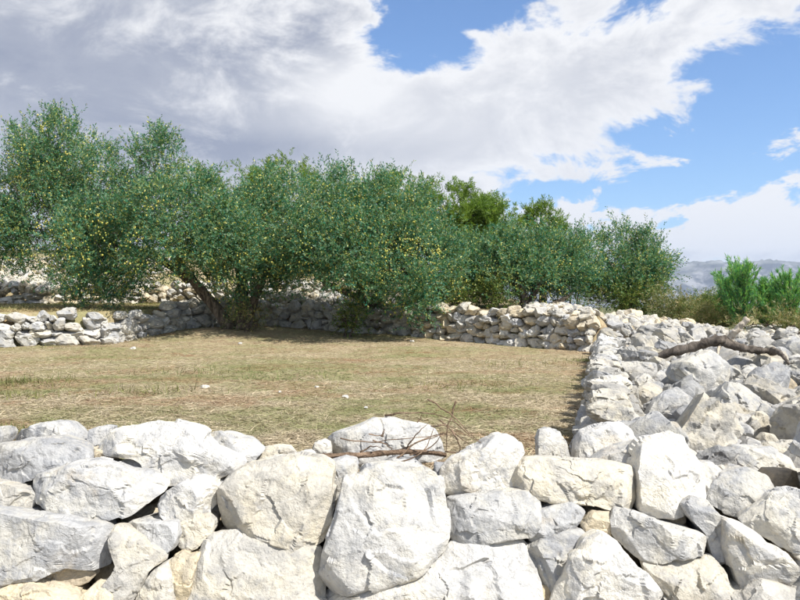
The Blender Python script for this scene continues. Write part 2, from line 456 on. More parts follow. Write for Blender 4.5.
put('ground', mesh_np('ground', gv, gf, ground_material(), True), kind='structure', label='dry grass field and terraces between stone walls')

# far limestone mountain
def mountain():
    m, t = new_mat('mountain_rock')
    geo = t.node('ShaderNodeNewGeometry'); p = geo.outputs['Position']
    sep = t.node('ShaderNodeSeparateXYZ'); t.l.new(geo.outputs['Normal'], sep.inputs[0])
    n1 = t.noise(t.vmath('MULTIPLY', p, (1, 1, 2.0)), 0.006, 8.0, 0.68, 0.3)
    c = t.mix(t.rng(n1, 0.40, 0.60), (0.03, 0.035, 0.042), (0.26, 0.255, 0.25))
    c = t.mix(t.math('MULTIPLY', t.rng(sep.outputs[2], 0.80, 0.97), 0.7), c, (0.10, 0.105, 0.08))
    finish(t, c, 0.95, None, 0.05)
    xs = np.linspace(-4600, 5600, 400); ys = np.linspace(5000, 7600, 110)
    X, Y = np.meshgrid(xs, ys)
    P = np.stack([X / 900, Y / 900, X * 0], -1)
    u = (Y - 5000) / 3200
    prof = sstep(0.0, 0.30, u) * 0.35 + sstep(0.18, 0.52, u + 0.05 * fbm(P * 1.3, 3, 2)) * 0.65
    top = 395 + 28 * fbm(np.stack([X / 1500, X * 0, X * 0], -1), 4, 3) + 40 * sstep(1500, 4000, X)
    Z = prof * top + (110 * ridged(P * 1.6, 5, 4) - 40) * prof * (1 - prof) * 3.0 + 26 * ridged(P * 4.5, 4, 8) * prof
    Z = Z * sstep(-0.02, 0.08, u) - 90
    v = np.stack([X, Y, Z], -1).reshape(-1, 3)
    n0, n1_ = len(xs), len(ys)
    a, b = np.meshgrid(np.arange(n0 - 1), np.arange(n1_ - 1)); k = (b * n0 + a).ravel()
    put('mountain', mesh_np('mountain', v, np.stack([k, k + 1, k + n0 + 1, k + n0], 1), m, True), kind='structure', label='pale grey limestone mountain ridge far behind the scrub')
mountain()

# ------------------------------------------------------------------ rocks
def cut_planes(p, normals, offs, soft=0.96):
    for n, o in zip(normals, offs):
        d = p @ n - o
        p = p - np.outer(np.clip(d, 0, None) * soft, n)
    return p

def chips(p, r, k, lo, hi, bias=(0, 0, 0), spread=(1, 1, 1)):
    nn = r.normal(size=(k, 3)) * np.array(spread) + np.array(bias); nn /= np.linalg.norm(nn, axis=1)[:, None]
    for n in nn:
        p = cut_planes(p, [n], [(p @ n).max() * r.uniform(lo, hi)], 1.0)
    return p

def ledges(p, r, k, amp, scale, seed, nrm):
    """broken steps: the skin drops along a wavering fracture line"""
    for q in range(k):
        n = r.normal(size=3); n /= np.linalg.norm(n)
        d = p @ n + 0.10 * scale * fbm(p / scale * 2.5 + seed + q, 3, seed + q) + r.uniform(-.35, .35) * scale
        p = p - nrm * (amp * scale * r.uniform(.5, 1.2) * sstep(-0.012 * scale, 0.012 * scale, d) * sstep(0.8 * scale, 0.1 * scale, d))[:, None]
    return p

def facets(p, r, k, size, seed, nrm, tilt=0.095, step=0.006):
    """small broken planes: every cell of the skin gets its own tilt and height"""
    c = p[r.choice(len(p), k, replace=False)]
    w = p + 0.10 * size * np.stack([fbm(p / size * 3.0 + 11.3 * a + seed, 3, seed + a) for a in range(3)], 1)
    idx = np.argmin(((w[:, None] - c[None]) ** 2).sum(-1), 1) if len(p) < 4000 else np.concatenate([np.argmin(((q[:, None] - c[None]) ** 2).sum(-1), 1) for q in np.array_split(w, 6)])
    g = r.normal(0, tilt, (k, 3)); o = r.normal(0, step, k) * size
    h = np.clip(((p - c[idx]) * g[idx]).sum(1), -.045 * size, .045 * size) + o[idx]
    return p + nrm * h[:, None]

def unit_rock(level, seed, ncut=15, rough=0.05):
    r = np.random.RandomState(seed)
    v, f = ICO[level]
    p = v * np.array([1, r.uniform(.75, 1), r.uniform(.7, 1)])
    p = chips(p, r, ncut, 0.60, 0.90)
    if level >= 4:
        p = ledges(p, r, 2, .05, .8, seed, v)
        p = facets(p, r, 26, 1.4, seed, v, 0.2, 0.012)
    q = p + seed * 3.1
    p = p + v * (rough * 0.5 * fbm(q * 1.9, 3, seed) + rough * 0.35 * ridged(q * 4.5, 3, seed + 5))[:, None]
    p -= (p.max(0) + p.min(0)) / 2
    return p / ((p.max(0) - p.min(0)) / 2), f
NEAR_ROCKS = [mesh_np('stone', *unit_rock(5, 100 + k), ROCK, True) for k in range(14)]
MID_ROCKS = [mesh_np('stone', *unit_rock(4, 200 + k), ROCK_FAR, True) for k in range(14)]
for me in NEAR_ROCKS + MID_ROCKS:
    pass
FILL = [unit_rock(2, 300 + k, 8, 0.03) for k in range(20)]
FILL3 = [unit_rock(3, 330 + k, 9, 0.04) for k in range(20)]

def rot_mats(n, r, tilt=1.0):
    """random rotations: any turn about z, tilt limited"""
    a = r.uniform(0, 2 * np.pi, n); b = r.normal(0, 0.35 * tilt, n); c = r.normal(0, 0.35 * tilt, n)
    ca, sa, cb, sb, cc, sc_ = np.cos(a), np.sin(a), np.cos(b), np.sin(b), np.cos(c), np.sin(c)
    Z = np.zeros(n); O = np.ones(n)
    rz = np.stack([ca, -sa, Z, sa, ca, Z, Z, Z, O], 1).reshape(-1, 3, 3)
    rx = np.stack([O, Z, Z, Z, cb, -sb, Z, sb, cb], 1).reshape(-1, 3, 3)
    ry = np.stack([cc, Z, sc_, Z, O, Z, -sc_, Z, cc], 1).reshape(-1, 3, 3)
    return rx @ ry @ rz

def fill_mesh(name, pos, size, seed, mat, flat=0.62, lib=FILL):
    r = np.random.RandomState(seed)
    n = len(pos); R = rot_mats(n, r); parts = []
    for i in range(n):
        v, f = lib[r.randint(len(lib))]
        s = size[i] * np.array([1, r.uniform(0.6, 0.95), flat * r.uniform(0.7, 1.2)]) * 0.5
        parts.append(((v * s) @ R[i].T + pos[i], f))
    return mesh_np(name, *join(parts), mat, False)

GREY = (0.465, 0.46, 0.445); WHITE = (0.575, 0.56, 0.525); CREAM = (0.56, 0.49, 0.37); WARM = (0.51, 0.485, 0.43); DARK = (0.33, 0.33, 0.33); TAN = (0.50, 0.42, 0.30)
def tone(c, k): return tuple(min(0.70, q * k) for q in c)

def poly_rock(poly, d, thick, seed, level, lean=0.28, front=0.36, rough=1.0, expo=0.24):
    """a rock with the outline of the polygon (photo pixels at depth d) and real thickness; returns vertices about its own centre"""
    r = np.random.RandomState(seed)
    P = np.array(poly, float)
    x, y = P[:, 0], P[:, 1]; x2, y2 = np.roll(x, -1), np.roll(y, -1)
    cr = x * y2 - x2 * y; A = cr.sum() / 2
    c = np.array([((x + x2) * cr).sum(), ((y + y2) * cr).sum()]) / (6 * A)
    deq = d + front * thick
    Q = np.stack([(P[:, 0] - c[0]) / F * deq, -(P[:, 1] - c[1]) / F * deq], 1)      # world x, z about the centre
    # round the outline a little, resample and read it as radius over angle
    q2 = np.roll(Q, -1, 0)
    seg = np.concatenate([Q + (q2 - Q) * t for t in np.linspace(0, 1, 14, endpoint=False)])
    ang = np.arctan2(seg[:, 1], seg[:, 0]); rad = np.hypot(seg[:, 0], seg[:, 1])
    o = np.argsort(ang); ang, rad = ang[o], rad[o]
    th = np.linspace(-np.pi, np.pi, 181)
    R = np.interp(th, np.concatenate([ang - 2 * np.pi, ang, ang + 2 * np.pi]), np.tile(rad, 3))
    ker = np.array([0, 1, 2, 1, 0.0]) / 4
    R = np.convolve(np.concatenate([R[-3:-1], R, R[1:3]]), ker, 'valid') * 1.06
    v, f = ICO[level]
    theta = np.arctan2(v[:, 2], v[:, 0])
    size = math.sqrt(abs(A)) / F * deq
    # profile from the middle of the face over the rim to the back, walked by area so that the mesh stays even
    al = np.linspace(0, np.pi, 400)
    pr = np.abs(np.sin(al)) ** expo
    ph = np.where(al < np.pi / 2, -front * thick, (1 - front) * thick) * np.abs(np.cos(al)) ** expo
    pr = pr * np.where(ph > 0, 1 - 0.5 * ph / ((1 - front) * thick), 1.0)
    ds = np.hypot(np.diff(pr) * size * 0.56, np.diff(ph)) * (0.5 * (pr[1:] + pr[:-1]) + 0.02) * np.where(ph[1:] > 0.1 * thick, 0.4, 1.0)
    cs = np.concatenate([[0], np.cumsum(ds)]); cs /= cs[-1]
    u = (1 + v[:, 1]) / 2
    rr = np.interp(theta, th, R) * np.interp(u, cs, pr)
    p = np.stack([np.cos(theta) * rr, np.interp(u, cs, ph), np.sin(theta) * rr], 1)
    # flat broken facets, chipped corners, stepped fractures
    nrm = v * np.array([0.7, 1, 0.7])
    p = chips(p, r, 4, 0.72, 0.93, (0, -1.0, 0.1), (0.36, 0.1, 0.36))
    p = chips(p, r, 1, 0.80, 0.92, (r.normal(0, .3), -0.6, 0.8), (0, 0, 0))
    p = chips(p, r, 2, 0.82, 0.93, (r.choice([-1, 1]) * .75, -0.75, r.normal(0, .3)), (.1, 0, .2))
    p = chips(p, r, 7, 0.90, 0.98, (0, -1.0, 0), (0.8, 0.2, 0.8))
    p = chips(p, r, 2, 0.97, 0.995, (0, 0, 0), (1, 0.35, 1))
    p = ledges(p, r, r.randint(1, 4), 0.028 * rough, size, seed, nrm)
    p = facets(p, r, 34 if level == 6 else 22, size, seed, nrm)
    q = p / max(size, 0.08) + seed * 1.37
    disp = 0.010 * fbm(q * 1.7, 3, seed) + 0.007 * (ridged(q * 3.3, 4, seed + 3) - 0.6) + 0.006 * fbm(q * 12, 3, seed + 7)
    p = p + nrm * (disp * size * rough)[:, None]
    p[:, 1] += p[:, 2] * lean
    return p, f, W(c[0], c[1], deq)

def place_rock(parent, poly, d, thick, seed, color, level=None, lean=0.28, front=0.36, expo=0.24, rough=1.0, name='stone'):
    P = np.array(poly); w = P[:, 0].max() - P[:, 0].min()
    if level is None: level = 6 if w > 80 else 5
    p, f, c = poly_rock(poly, d, thick, seed, level, lean, front, rough, expo)
    me = mesh_np('stone', p, f, ROCK, True)
    return put(name, me, parent, c, color=color)

# ---- the wall in front: (set-back, thickness, colour, outline)
def face_d(yc): return 2.90 + (600 - yc) / 150 * 0.42
FRONT = [
 (0.00, .42, GREY, [(-14,445),(8,443),(20,439),(40,437),(58,437),(80,443),(93,450),(95,458),(85,461),(60,468),(38,475),(15,479),(7,476),(2,466),(-12,462)]),
 (0.26, .35, GREY, [(9,441),(25,429),(40,423),(55,420),(68,422),(80,432),(92,444),(90,454),(60,453),(30,452)]),
 (0.24, .30, GREY, [(-16,430),(0,427),(5,435),(4,447),(-16,449)]),
 (0.00, .40, WARM, [(-16,478),(0,478),(20,480),(38,486),(46,492),(40,504),(30,508),(10,507),(-16,503)]),
 (-.03, .45, GREY, [(38,475),(45,472),(62,467),(80,461),(100,460),(112,464),(130,470),(150,470),(176,480),(165,490),(140,505),(120,511),(100,513),(85,516),(72,513),(62,502),(48,496),(45,488)]),
 (0.05, .46, WHITE, [(98,445),(107,437),(120,427),(135,427),(150,423),(160,421),(180,424),(200,428),(207,433),(206,438),(215,445),(235,452),(247,457),(240,463),(228,470),(220,476),(200,477),(180,478),(165,474),(155,466),(150,458),(140,452),(120,451),(105,450)]),
 (0.28, .25, GREY, [(91,429),(100,426),(111,427),(112,434),(102,446),(92,444)]),
 (0.16, .25, CREAM, [(93,447),(121,449),(122,456),(112,462),(94,462)]),
 (0.12, .30, GREY, [(112,464),(128,458),(140,453),(150,460),(160,472),(140,476),(120,472)]),
 (0.22, .30, GREY, [(205,440),(213,432),(222,432),(240,438),(255,440),(266,447),(255,458),(235,457),(215,452)]),
 (0.30, .22, WARM, [(262,448),(275,445),(290,446),(297,453),(290,460),(270,463),(252,460)]),
 (0.00, .36, WHITE, [(161,497),(172,487),(185,479),(200,475),(215,479),(224,490),(222,500),(212,508),(195,514),(178,516),(168,508)]),
 (0.14, .30, GREY, [(206,476),(228,478),(229,495),(226,510),(212,512),(204,492)]),
 (-.04, .50, WARM, [(225,485),(235,472),(250,464),(275,458),(300,456),(325,458),(333,462),(334,490),(332,515),(325,532),(310,537),(285,536),(260,530),(248,523),(236,528),(225,525),(223,505)]),
 (0.08, .34, GREY, [(330,461),(345,457),(359,460),(357,472),(348,486),(339,502),(330,506)]),
 (-.06, .52, GREY, [(349,479),(365,468),(389,463),(424,465),(438,472),(444,493),(449,522),(442,542),(414,559),(375,571),(340,578),(333,573),(325,564),(326,547),(335,522),(342,501)]),
 (0.00, .55, WHITE, [(326,588),(345,581),(400,568),(445,546),(460,538),(490,534),(515,531),(521,540),(530,560),(533,585),(532,622),(328,622)]),
 (0.00, .55, WARM, [(198,585),(205,555),(212,535),(225,531),(245,531),(265,537),(290,542),(318,546),(323,560),(326,590),(327,622),(195,622)]),
 (0.02, .44, WHITE, [(446,460),(460,453),(480,446),(494,435),(508,434),(517,440),(521,451),(515,457),(512,472),(508,488),(496,491),(484,491),(474,488),(446,489),(441,480),(441,466)]),
 (0.00, .42, GREY, [(448,498),(470,493),(504,490),(530,491),(536,500),(535,515),(529,527),(505,530),(480,533),(460,536),(451,530),(449,515)]),
 (0.03, .44, WARM, [(508,482),(516,461),(528,457),(560,459),(596,461),(630,463),(635,488),(624,504),(610,505),(590,499),(560,496),(530,491),(511,489)]),
 (0.02, .50, WHITE, [(631,466),(636,452),(642,443),(655,438),(668,435),(680,437),(687,450),(697,464),(700,478),(697,493),(684,498),(660,506),(640,507),(629,501)]),
 (0.22, .36, GREY, [(588,464),(605,453),(622,447),(642,442),(648,458),(635,470),(610,472)]),
 (0.34, .34, GREY, [(536,462),(536,440),(540,431),(548,428),(560,431),(564,440),(568,462)]),
 (0.45, .40, WHITE, [(571,460),(573,444),(580,432),(600,425),(618,423),(630,431),(639,442),(622,450),(598,464)]),
 (0.16, .34, WHITE, [(690,462),(710,461),(719,474),(708,486),(697,494),(690,480)]),
 (0.12, .40, GREY, [(696,490),(718,472),(743,466),(760,474),(768,493),(752,501),(735,511),(714,505),(700,497)]),
 (0.50, .45, GREY, [(726,456),(740,447),(770,447),(785,456),(793,477),(784,489),(768,490),(755,476),(738,468)]),
 (0.00, .46, GREY, [(734,516),(756,501),(768,491),(790,488),(822,494),(822,545),(784,544),(770,541),(760,533),(744,524)]),
 (0.32, .40, WARM, [(768,490),(785,484),(800,476),(824,472),(824,498),(790,496)]),
 (0.02, .38, GREY, [(680,504),(692,497),(706,500),(711,508),(722,520),(723,538),(712,552),(706,554),(700,542),(697,528),(686,516)]),
 (0.00, .40, GREY, [(610,520),(614,507),(625,509),(645,514),(668,523),(692,528),(699,534),(688,547),(665,549),(640,556),(622,543),(610,534)]),
 (0.06, .34, CREAM, [(577,520),(590,509),(608,510),(614,518),(611,530),(602,536),(584,540),(581,530)]),
 (0.03, .34, GREY, [(526,520),(536,508),(552,502),(572,500),(584,510),(577,520),(566,526),(540,533),(526,534)]),
 (0.05, .38, GREY, [(526,545),(540,536),(566,527),(584,528),(586,538),(580,550),(570,558),(564,572),(554,582),(548,592),(534,588),(531,566)]),
 (-.06, .46, WHITE, [(546,602),(552,585),(562,574),(569,558),(586,541),(601,536),(615,543),(638,566),(653,585),(646,596),(628,604),(612,622),(543,622)]),
 (0.04, .44, WARM, [(641,561),(656,556),(676,551),(692,559),(709,555),(717,566),(727,587),(730,622),(650,622),(650,600),(656,585),(645,572)]),
 (-.01, .46, WHITE, [(720,544),(722,518),(736,521),(752,530),(758,540),(772,544),(790,566),(796,578),(784,582),(764,576),(756,574),(734,586),(727,574)]),
 (0.03, .36, WHITE, [(789,552),(800,547),(824,546),(824,570),(802,567)]),
 (0.00, .40, WARM, [(728,592),(745,583),(757,577),(780,583),(791,586),(777,597),(768,622),(729,622)]),
 (0.00, .40, WHITE, [(780,598),(798,583),(824,571),(824,622),(776,622)]),
 (-.05, .50, GREY, [(-18,506),(20,508),(44,511),(68,515),(86,520),(104,522),(115,530),(118,548),(112,560),(104,565),(96,562),(86,556),(76,556),(60,564),(40,575),(24,578),(10,568),(-18,565)]),
 (0.06, .32, TAN, [(38,579),(60,565),(76,556),(90,557),(104,568),(92,578),(62,585)]),
 (-.02, .42, CREAM, [(-6,592),(15,583),(35,580),(60,585),(78,592),(85,602),(88,622),(-10,622)]),
 (0.03, .34, CREAM, [(-18,570),(4,571),(9,580),(2,589),(-18,592)]),
 (0.04, .30, CREAM, [(87,592),(98,582),(110,582),(117,592),(120,616),(89,616)]),
 (0.00, .36, WARM, [(115,527),(126,528),(142,536),(154,544),(168,550),(169,556),(156,564),(151,576),(144,588),(134,597),(124,595),(114,588),(110,579),(120,566),(125,558),(119,548),(114,536)]),
 (0.01, .34, GREY, [(124,521),(150,520),(180,519),(184,530),(182,541),(170,547),(156,547),(148,542),(134,530)]),
 (0.03, .34, WARM, [(181,520),(196,514),(210,512),(217,518),(218,526),(210,533),(204,540),(192,545),(185,540)]),
 (0.03, .36, CREAM, [(173,557),(184,550),(190,554),(202,551),(200,565),(197,580),(195,596),(190,601),(180,595),(175,578)]),
 (0.04, .36, WARM, [(146,586),(155,570),(172,560),(177,580),(182,600),(182,618),(134,618),(138,600)]),
 (0.24, .30, CREAM, [(106,512),(130,511),(150,504),(168,499),(172,512),(164,524),(130,526)]),
 (0.52, .42, GREY, [(328,453),(330,440),(336,433),(358,426),(374,419),(394,419),(412,422),(428,425),(434,434),(440,444),(445,454),(420,459),(366,459)]),
 (0.48, .18, WARM, [(313,451),(316,442),(324,439),(331,442),(333,455),(320,458)]),
 (0.30, .20, WHITE, [(296,457),(300,452),(310,451),(317,455),(312,462),(298,462)]),
 (0.24, .26, GREY, [(376,466),(395,456),(412,458),(424,466),(410,474),(388,474)]),
 (0.20, .28, DARK, [(434,462),(450,464),(450,500),(438,502)]),
 (0.14, .24, TAN, [(654,514),(668,505),(682,502),(680,518),(668,524)]),
 (0.10, .30, TAN, [(532,584),(549,586),(550,618),(531,618)]),
 (0.14, .26, TAN, [(766,548),(784,546),(800,560),(800,580),(792,582)]),
 (0.20, .26, TAN, [(168,518),(182,505),(200,514),(205,540),(188,552),(170,548)]),
 (0.20, .26, CREAM, [(98,565),(118,560),(128,575),(116,592),(98,590)]),
 (0.22, .30, TAN, [(690,545),(712,545),(724,560),(732,585),(712,580),(696,566)]),
]
# depth zones: the coping stones sit on top of the face, so their set-back is measured from the face below them
front_wall = thing('dry_stone_wall', 'waist-high dry stone wall of big pale limestone blocks in the foreground', 'stone wall', (0, 3.2, 0.0))
front_wall_inv = Matrix.Translation((0, -3.2, 0))
def near(o): o.location = Vector(o.location) + Vector((0, -3.2, 0)); return o
for i, (off, th, colr, poly) in enumerate(FRONT):
    yc = np.mean([q[1] for q in poly])
    j = rs.uniform(0.95, 1.06)
    near(place_rock(front_wall, poly, face_d(yc) + off, th, 1000 + i, tone(colr, j)))

def copy_stone(me, parent, loc, scale, rot, color, origin):
    o = put('stone', me, parent, Vector(loc) - Vector(origin), color=color)
    o.scale = scale; o.rotation_euler = rot
    return o
TONES = [GREY, WARM, WHITE, GREY, GREY, WARM]
# stones of the same wall just outside the frame and down to the path
r2 = np.random.RandomState(21)
for z0, x0, x1, yy in ((0.10, -2.1, 2.1, 2.72), (0.33, -2.1, 2.1, 2.80)):
    x = x0
    while x < x1:
        w = r2.uniform(0.30, 0.52)
        copy_stone(NEAR_ROCKS[r2.randint(14)], front_wall, (x + w / 2, yy + 0.2, z0 + 0.02), (w * 0.54, 0.24, 0.15), (r2.normal(0, .08), r2.normal(0, .08), r2.normal(0, .15)), TONES[r2.randint(6)], (0, 3.2, 0))
        x += w
for sx in (-1, 1):
    for z0, yy in ((0.60, 2.95), (0.82, 3.10), (1.02, 3.25)):
        for x in (1.95 if z0 > 0.7 else 1.72, 2.35 if z0 > 0.7 else 2.12):
            copy_stone(NEAR_ROCKS[r2.randint(14)], front_wall, (sx * x + r2.normal(0, .02), yy + 0.22, z0), (0.22, 0.24, 0.13), (r2.normal(0, .08), r2.normal(0, .08), r2.normal(0, .2)), TONES[r2.randint(6)], (0, 3.2, 0))
# smaller packing stones in the heart of the wall
n = 620
fx = r2.uniform(-2.4, 2.4, n); fz = r2.uniform(0.05, 1.0, n)
fy = 2.80 + fz * 0.5 + r2.uniform(0.36, 0.95, n)
fz = np.minimum(fz, 0.90 - 0.22 * np.clip((fy - 3.5) / 0.5, 0, 1))
core = fill_mesh('packing_stones', np.stack([fx, fy - 3.2, fz], 1), r2.uniform(0.16, 0.28, n), 5, ROCK, 0.8, FILL)
put('packing_stones', core, front_wall, kind='stuff', color=(0.36, 0.30, 0.22))  # stone colour darkened to deepen the shade in the gaps

# ---- rubble wall on the right
def on_heap(py, z=0.92): return (EYE - z) * F / (py - 300)
heap = thing('rubble_wall', 'broad flat-topped rubble wall of tumbled limestone along the right side', 'stone wall', (3.0, 8.0, 0.8))
HO = Vector((3.0, 8.0, 0.8))
HEAP = [
 (GREY, 1.0, [(578,430),(590,414),(598,404),(610,401),(628,408),(640,418),(651,436),(636,443),(618,440),(596,440)]),
 (GREY, 1.0, [(586,402),(587,387),(595,380),(610,381),(637,387),(640,397),(631,403),(614,400),(597,404)]),
 (GREY, 1.0, [(608,374),(613,363),(635,361),(655,363),(655,372),(646,376),(629,379),(618,380)]),
 (GREY, 1.0, [(600,362),(604,352),(616,350),(637,352),(640,361),(625,364)]),
 (GREY, 1.2, [(664,374),(672,362),(690,355),(712,352),(724,365),(722,385),(712,398),(698,400),(690,390),(680,384),(668,380)]),
 (GREY, 1.0, [(641,417),(652,402),(664,393),(677,388),(690,398),(697,410),(686,418),(672,424),(655,421)]),
 (WARM, 1.0, [(634,390),(650,382),(660,387),(665,394),(653,403),(648,411),(638,404)]),
 (GREY, 1.1, [(706,407),(718,392),(728,383),(742,386),(756,398),(767,406),(752,412),(738,419),(722,415)]),
 (WARM, 1.0, [(759,381),(764,365),(772,357),(782,360),(789,372),(780,381),(770,384)]),
 (WARM, 1.0, [(748,349),(752,340),(764,336),(774,341),(781,349),(765,353)]),
 (GREY, 1.0, [(783,350),(790,341),(806,338),(822,346),(818,358),(798,360)]),
 (WARM, 1.0, [(781,412),(790,400),(812,394),(824,414),(808,428),(790,424)]),
 (GREY, 1.0, [(757,411),(764,404),(773,409),(778,416),(773,427),(762,430)]),
 (WHITE, 1.0, [(706,434),(719,426),(732,427),(740,436),(731,443),(716,447)]),
 (GREY, 1.0, [(681,421),(690,416),(698,420),(703,428),(699,435),(688,435)]),
 (WHITE, 1.0, [(734,429),(740,418),(750,415),(756,423),(752,436),(741,437)]),
 (WARM, 1.0, [(757,438),(764,432),(772,434),(778,444),(767,450),(759,447)]),
 (GREY, 1.0, [(649,438),(656,426),(672,425),(684,432),(680,442),(662,444)]),
 (WARM, 1.0, [(692,378),(700,368),(712,370),(716,382),(706,390),(695,388)]),
 (WHITE, 1.0, [(740,372),(750,366),(760,372),(758,384),(746,386)]),
 (GREY, 1.0, [(722,364),(738,356),(752,360),(756,370),(742,376),(728,374)]),
 (TAN, 1.0, [(777,388),(781,379),(790,378),(796,384),(793,392),(783,394)]),
 (GREY, 1.0, [(786,462),(800,448),(826,444),(826,472),(806,478),(792,476)]),
 (WARM, 1.0, [(752,452),(766,442),(784,444),(792,456),(778,464),(760,462)]),
 (WARM, 1.0, [(625,372),(640,366),(652,372),(650,384),(634,386)]),
 (WHITE, 1.0, [(652,378),(662,370),(672,378),(670,390),(658,392)]),
]
placed = []
for i, (colr, k, poly) in enumerate(HEAP):
    P = np.array(poly, float); yb = P[:, 1].max(); w = (P[:, 0].max() - P[:, 0].min())
    xc = P[:, 0].mean()
    d = 6.0
    for _ in range(12):
        z = float(heap_z(np.array((xc - 400) / F * d), np.array(d))) - 0.02
        d = 0.5 * d + 0.5 * (EYE - z) * F / (yb - 300)
    th = max(0.16, 0.85 * w / F * d) * k
    th = min(th, 0.9)
    o = place_rock(heap, poly, d, th, 3000 + i, tone(colr, rs.uniform(0.80, 0.95)), 5 if w > 38 else 4, lean=0.35, front=0.45, expo=0.34, rough=1.2)
    placed.append((o.location.x, o.location.y, 0.5 * w / F * d))
    o.location = o.location - HO
def darts(n, xr, yr, sizes, ok, have, r, gap=0.78):
    out = []
    pts = [list(p) for p in have]
    A = np.array(pts) if pts else np.zeros((0, 3))
    for s in sizes:
        for _ in range(30):
            y = yr[0] * (yr[1] / yr[0]) ** r.uniform(); lo, hi = xr(y)
            x = r.uniform(lo, hi)
            if not ok(x, y): continue
            if len(A) and (np.hypot(A[:, 0] - x, A[:, 1] - y) < (A[:, 2] + s / 2) * gap).any(): continue
            A = np.concatenate([A, [[x, y, s / 2]]]); out.append((x, y, s)); break
    return out
r3 = np.random.RandomState(33)
sizes = np.sort(r3.gamma(1.4, 0.12, 280) + 0.12)[::-1]
sizes = np.minimum(sizes, 0.50)
spots = darts(280, lambda y: (edge_x(y) + 0.10, 0.56 * y + 0.7), (3.9, 15.2), sizes, lambda x, y: x > 1.0 or y > 4.2, placed, r3)
for x, y, s in spots[:300 - len(HEAP)]:
    z = float(heap_z(np.array(x), np.array(y))) + s * 0.06
    me = (NEAR_ROCKS if y < 9 else MID_ROCKS)[r3.randint(14)]
    copy_stone(me, heap, (x, y, z), (s * 0.58, s * 0.5 * r3.uniform(.65, 1), s * r3.uniform(.30, .48)), (r3.normal(0, .45), r3.normal(0, .45), r3.uniform(0, 6.28)), tone(TONES[r3.randint(6)], r3.uniform(.68, .95)), HO)
# the edge facing the field is a low built face
for k, y in enumerate(np.arange(4.3, 14.4, 0.27)):
    for c in range(3 if 4.8 < y < 13.2 and k % 3 else 2):
        s = r3.uniform(.24, .36)
        copy_stone((NEAR_ROCKS if y < 9 else MID_ROCKS)[r3.randint(14)], heap, (float(edge_x(y)) + 0.10 + 0.03 * c, y + r3.normal(0, .04), 0.74 + 0.13 * c), (s * .5, s * .55, s * .32), (r3.normal(0, .12), r3.normal(0, .12), r3.normal(1.3, .2)), tone(TONES[r3.randint(6)], r3.uniform(.85, 1.0)), HO)
n = 3500
yy = 4.0 * (15.6 / 4.0) ** r3.uniform(size=n); lo = edge_x(yy) + 0.06; xx = lo + r3.uniform(size=n) * (0.56 * yy + 0.9 - lo)
k = (xx > 0.9) & ((yy > 4.3) | (xx > 1.3))
xx, yy = xx[k], yy[k]
pos = np.stack([xx, yy, heap_z(xx, yy) - 0.055 + r3.uniform(-.03, .03, len(xx))], 1) - np.array(HO)
put('rubble', fill_mesh('rubble', pos, r3.gamma(3.0, 0.035, len(xx)) + 0.05, 8, ROCK_FAR, 0.7), heap, kind='stuff', color=(0.41, 0.40, 0.38))

# ---- built walls at the back of the field
def coursed_wall(name, label, pts, height, seed, courses, wmin, wmax, batter=0.12, tones=TONES, base=None, top_loose=0.5, lean_in=0.0):
    pts = np.array(pts, float)
    r = np.random.RandomState(seed)
    seg = np.hypot(*np.diff(pts, axis=0).T); cum = np.concatenate([[0], np.cumsum(seg)])
    org = np.array([*pts[len(pts) // 2], 0.0]); org[2] = float(ground_z(org[0], org[1] - 0.3)) - 0.02
    t = thing(name, label, 'stone wall', tuple(org))
    z = 0.0
    hs = r.uniform(0.8, 1.25, courses); hs *= height / hs.sum()
    for c in range(courses):
        s = r.uniform(-0.2, 0)
        while s < cum[-1]:
            w = r.uniform(wmin, wmax) * (1.15 if c == 0 else 1.0)
            h = hs[c] * r.uniform(0.75, 1.45)
            m = min(max(s + w / 2, 0), cum[-1] - 1e-3)
            x = np.interp(m, cum, pts[:, 0]); y = np.interp(m, cum, pts[:, 1])
            i = np.searchsorted(cum, m) - 1; a = math.atan2(pts[i + 1, 1] - pts[i, 1], pts[i + 1, 0] - pts[i, 0])
            zb = float(ground_z(x, y - 0.25)) - 0.03 if base is None else base
            zc = zb + z + h / 2 + r.normal(0, 0.018)
            back = batter * (z + h / 2) + r.uniform(-0.02, 0.05)
            if not (c == courses - 1 and r.uniform() < 0.12):
                o = put('stone', MID_ROCKS[r.randint(14)], t, Vector((x - math.sin(a) * back, y + math.cos(a) * back + 0.06, zc)) - Vector(org), color=tone(tones[r.randint(len(tones))], r.uniform(.86, 1.08)))
                o.scale = (w * 0.60, r.uniform(.18, .24), h * 0.63)
                o.rotation_euler = (r.normal(0, .15), r.normal(0, .15), a + r.normal(0, .2))
            s += w * 0.96
        z += hs[c] * 0.96
    return t, org

WARMISH = [WARM, CREAM, WARM, GREY, WHITE, CREAM]
wl = WALL_LINE
coursed_wall('terrace_wall', 'sunlit dry stone terrace wall at the far right end of the field', [(0.35, 17.75), (0.9, 17.1), (2.06, 16.0), (3.57, 14.62)], 0.80, 51, 5, 0.13, 0.36, tones=WARMISH)
coursed_wall('terrace_wall', 'shaded dry stone wall under the middle olive crown', [(-3.7, 19.2), (-3.1, 19.2), (-1.4, 18.6), (0.0, 18.1), (0.35, 17.75)], 0.66, 52, 4, 0.15, 0.36)
coursed_wall('terrace_wall', 'low dry stone terrace wall left of the leaning olive trunk, half in shade', [(-9.6, 15.2), (-8.0, 15.5), (-6.2, 16.1), (-5.3, 18.2), (-4.6, 19.2), (-3.9, 19.2)], 0.70, 53, 4, 0.17, 0.42)
coursed_wall('upper_terrace_wall', 'upper stone wall behind the left terrace strip of grass', [(-13.0, 20.9), (-9.0, 21.1), (-5.0, 21.2), (-1.2, 21.4)], 0.66, 54, 4, 0.16, 0.36, tones=WARMISH)

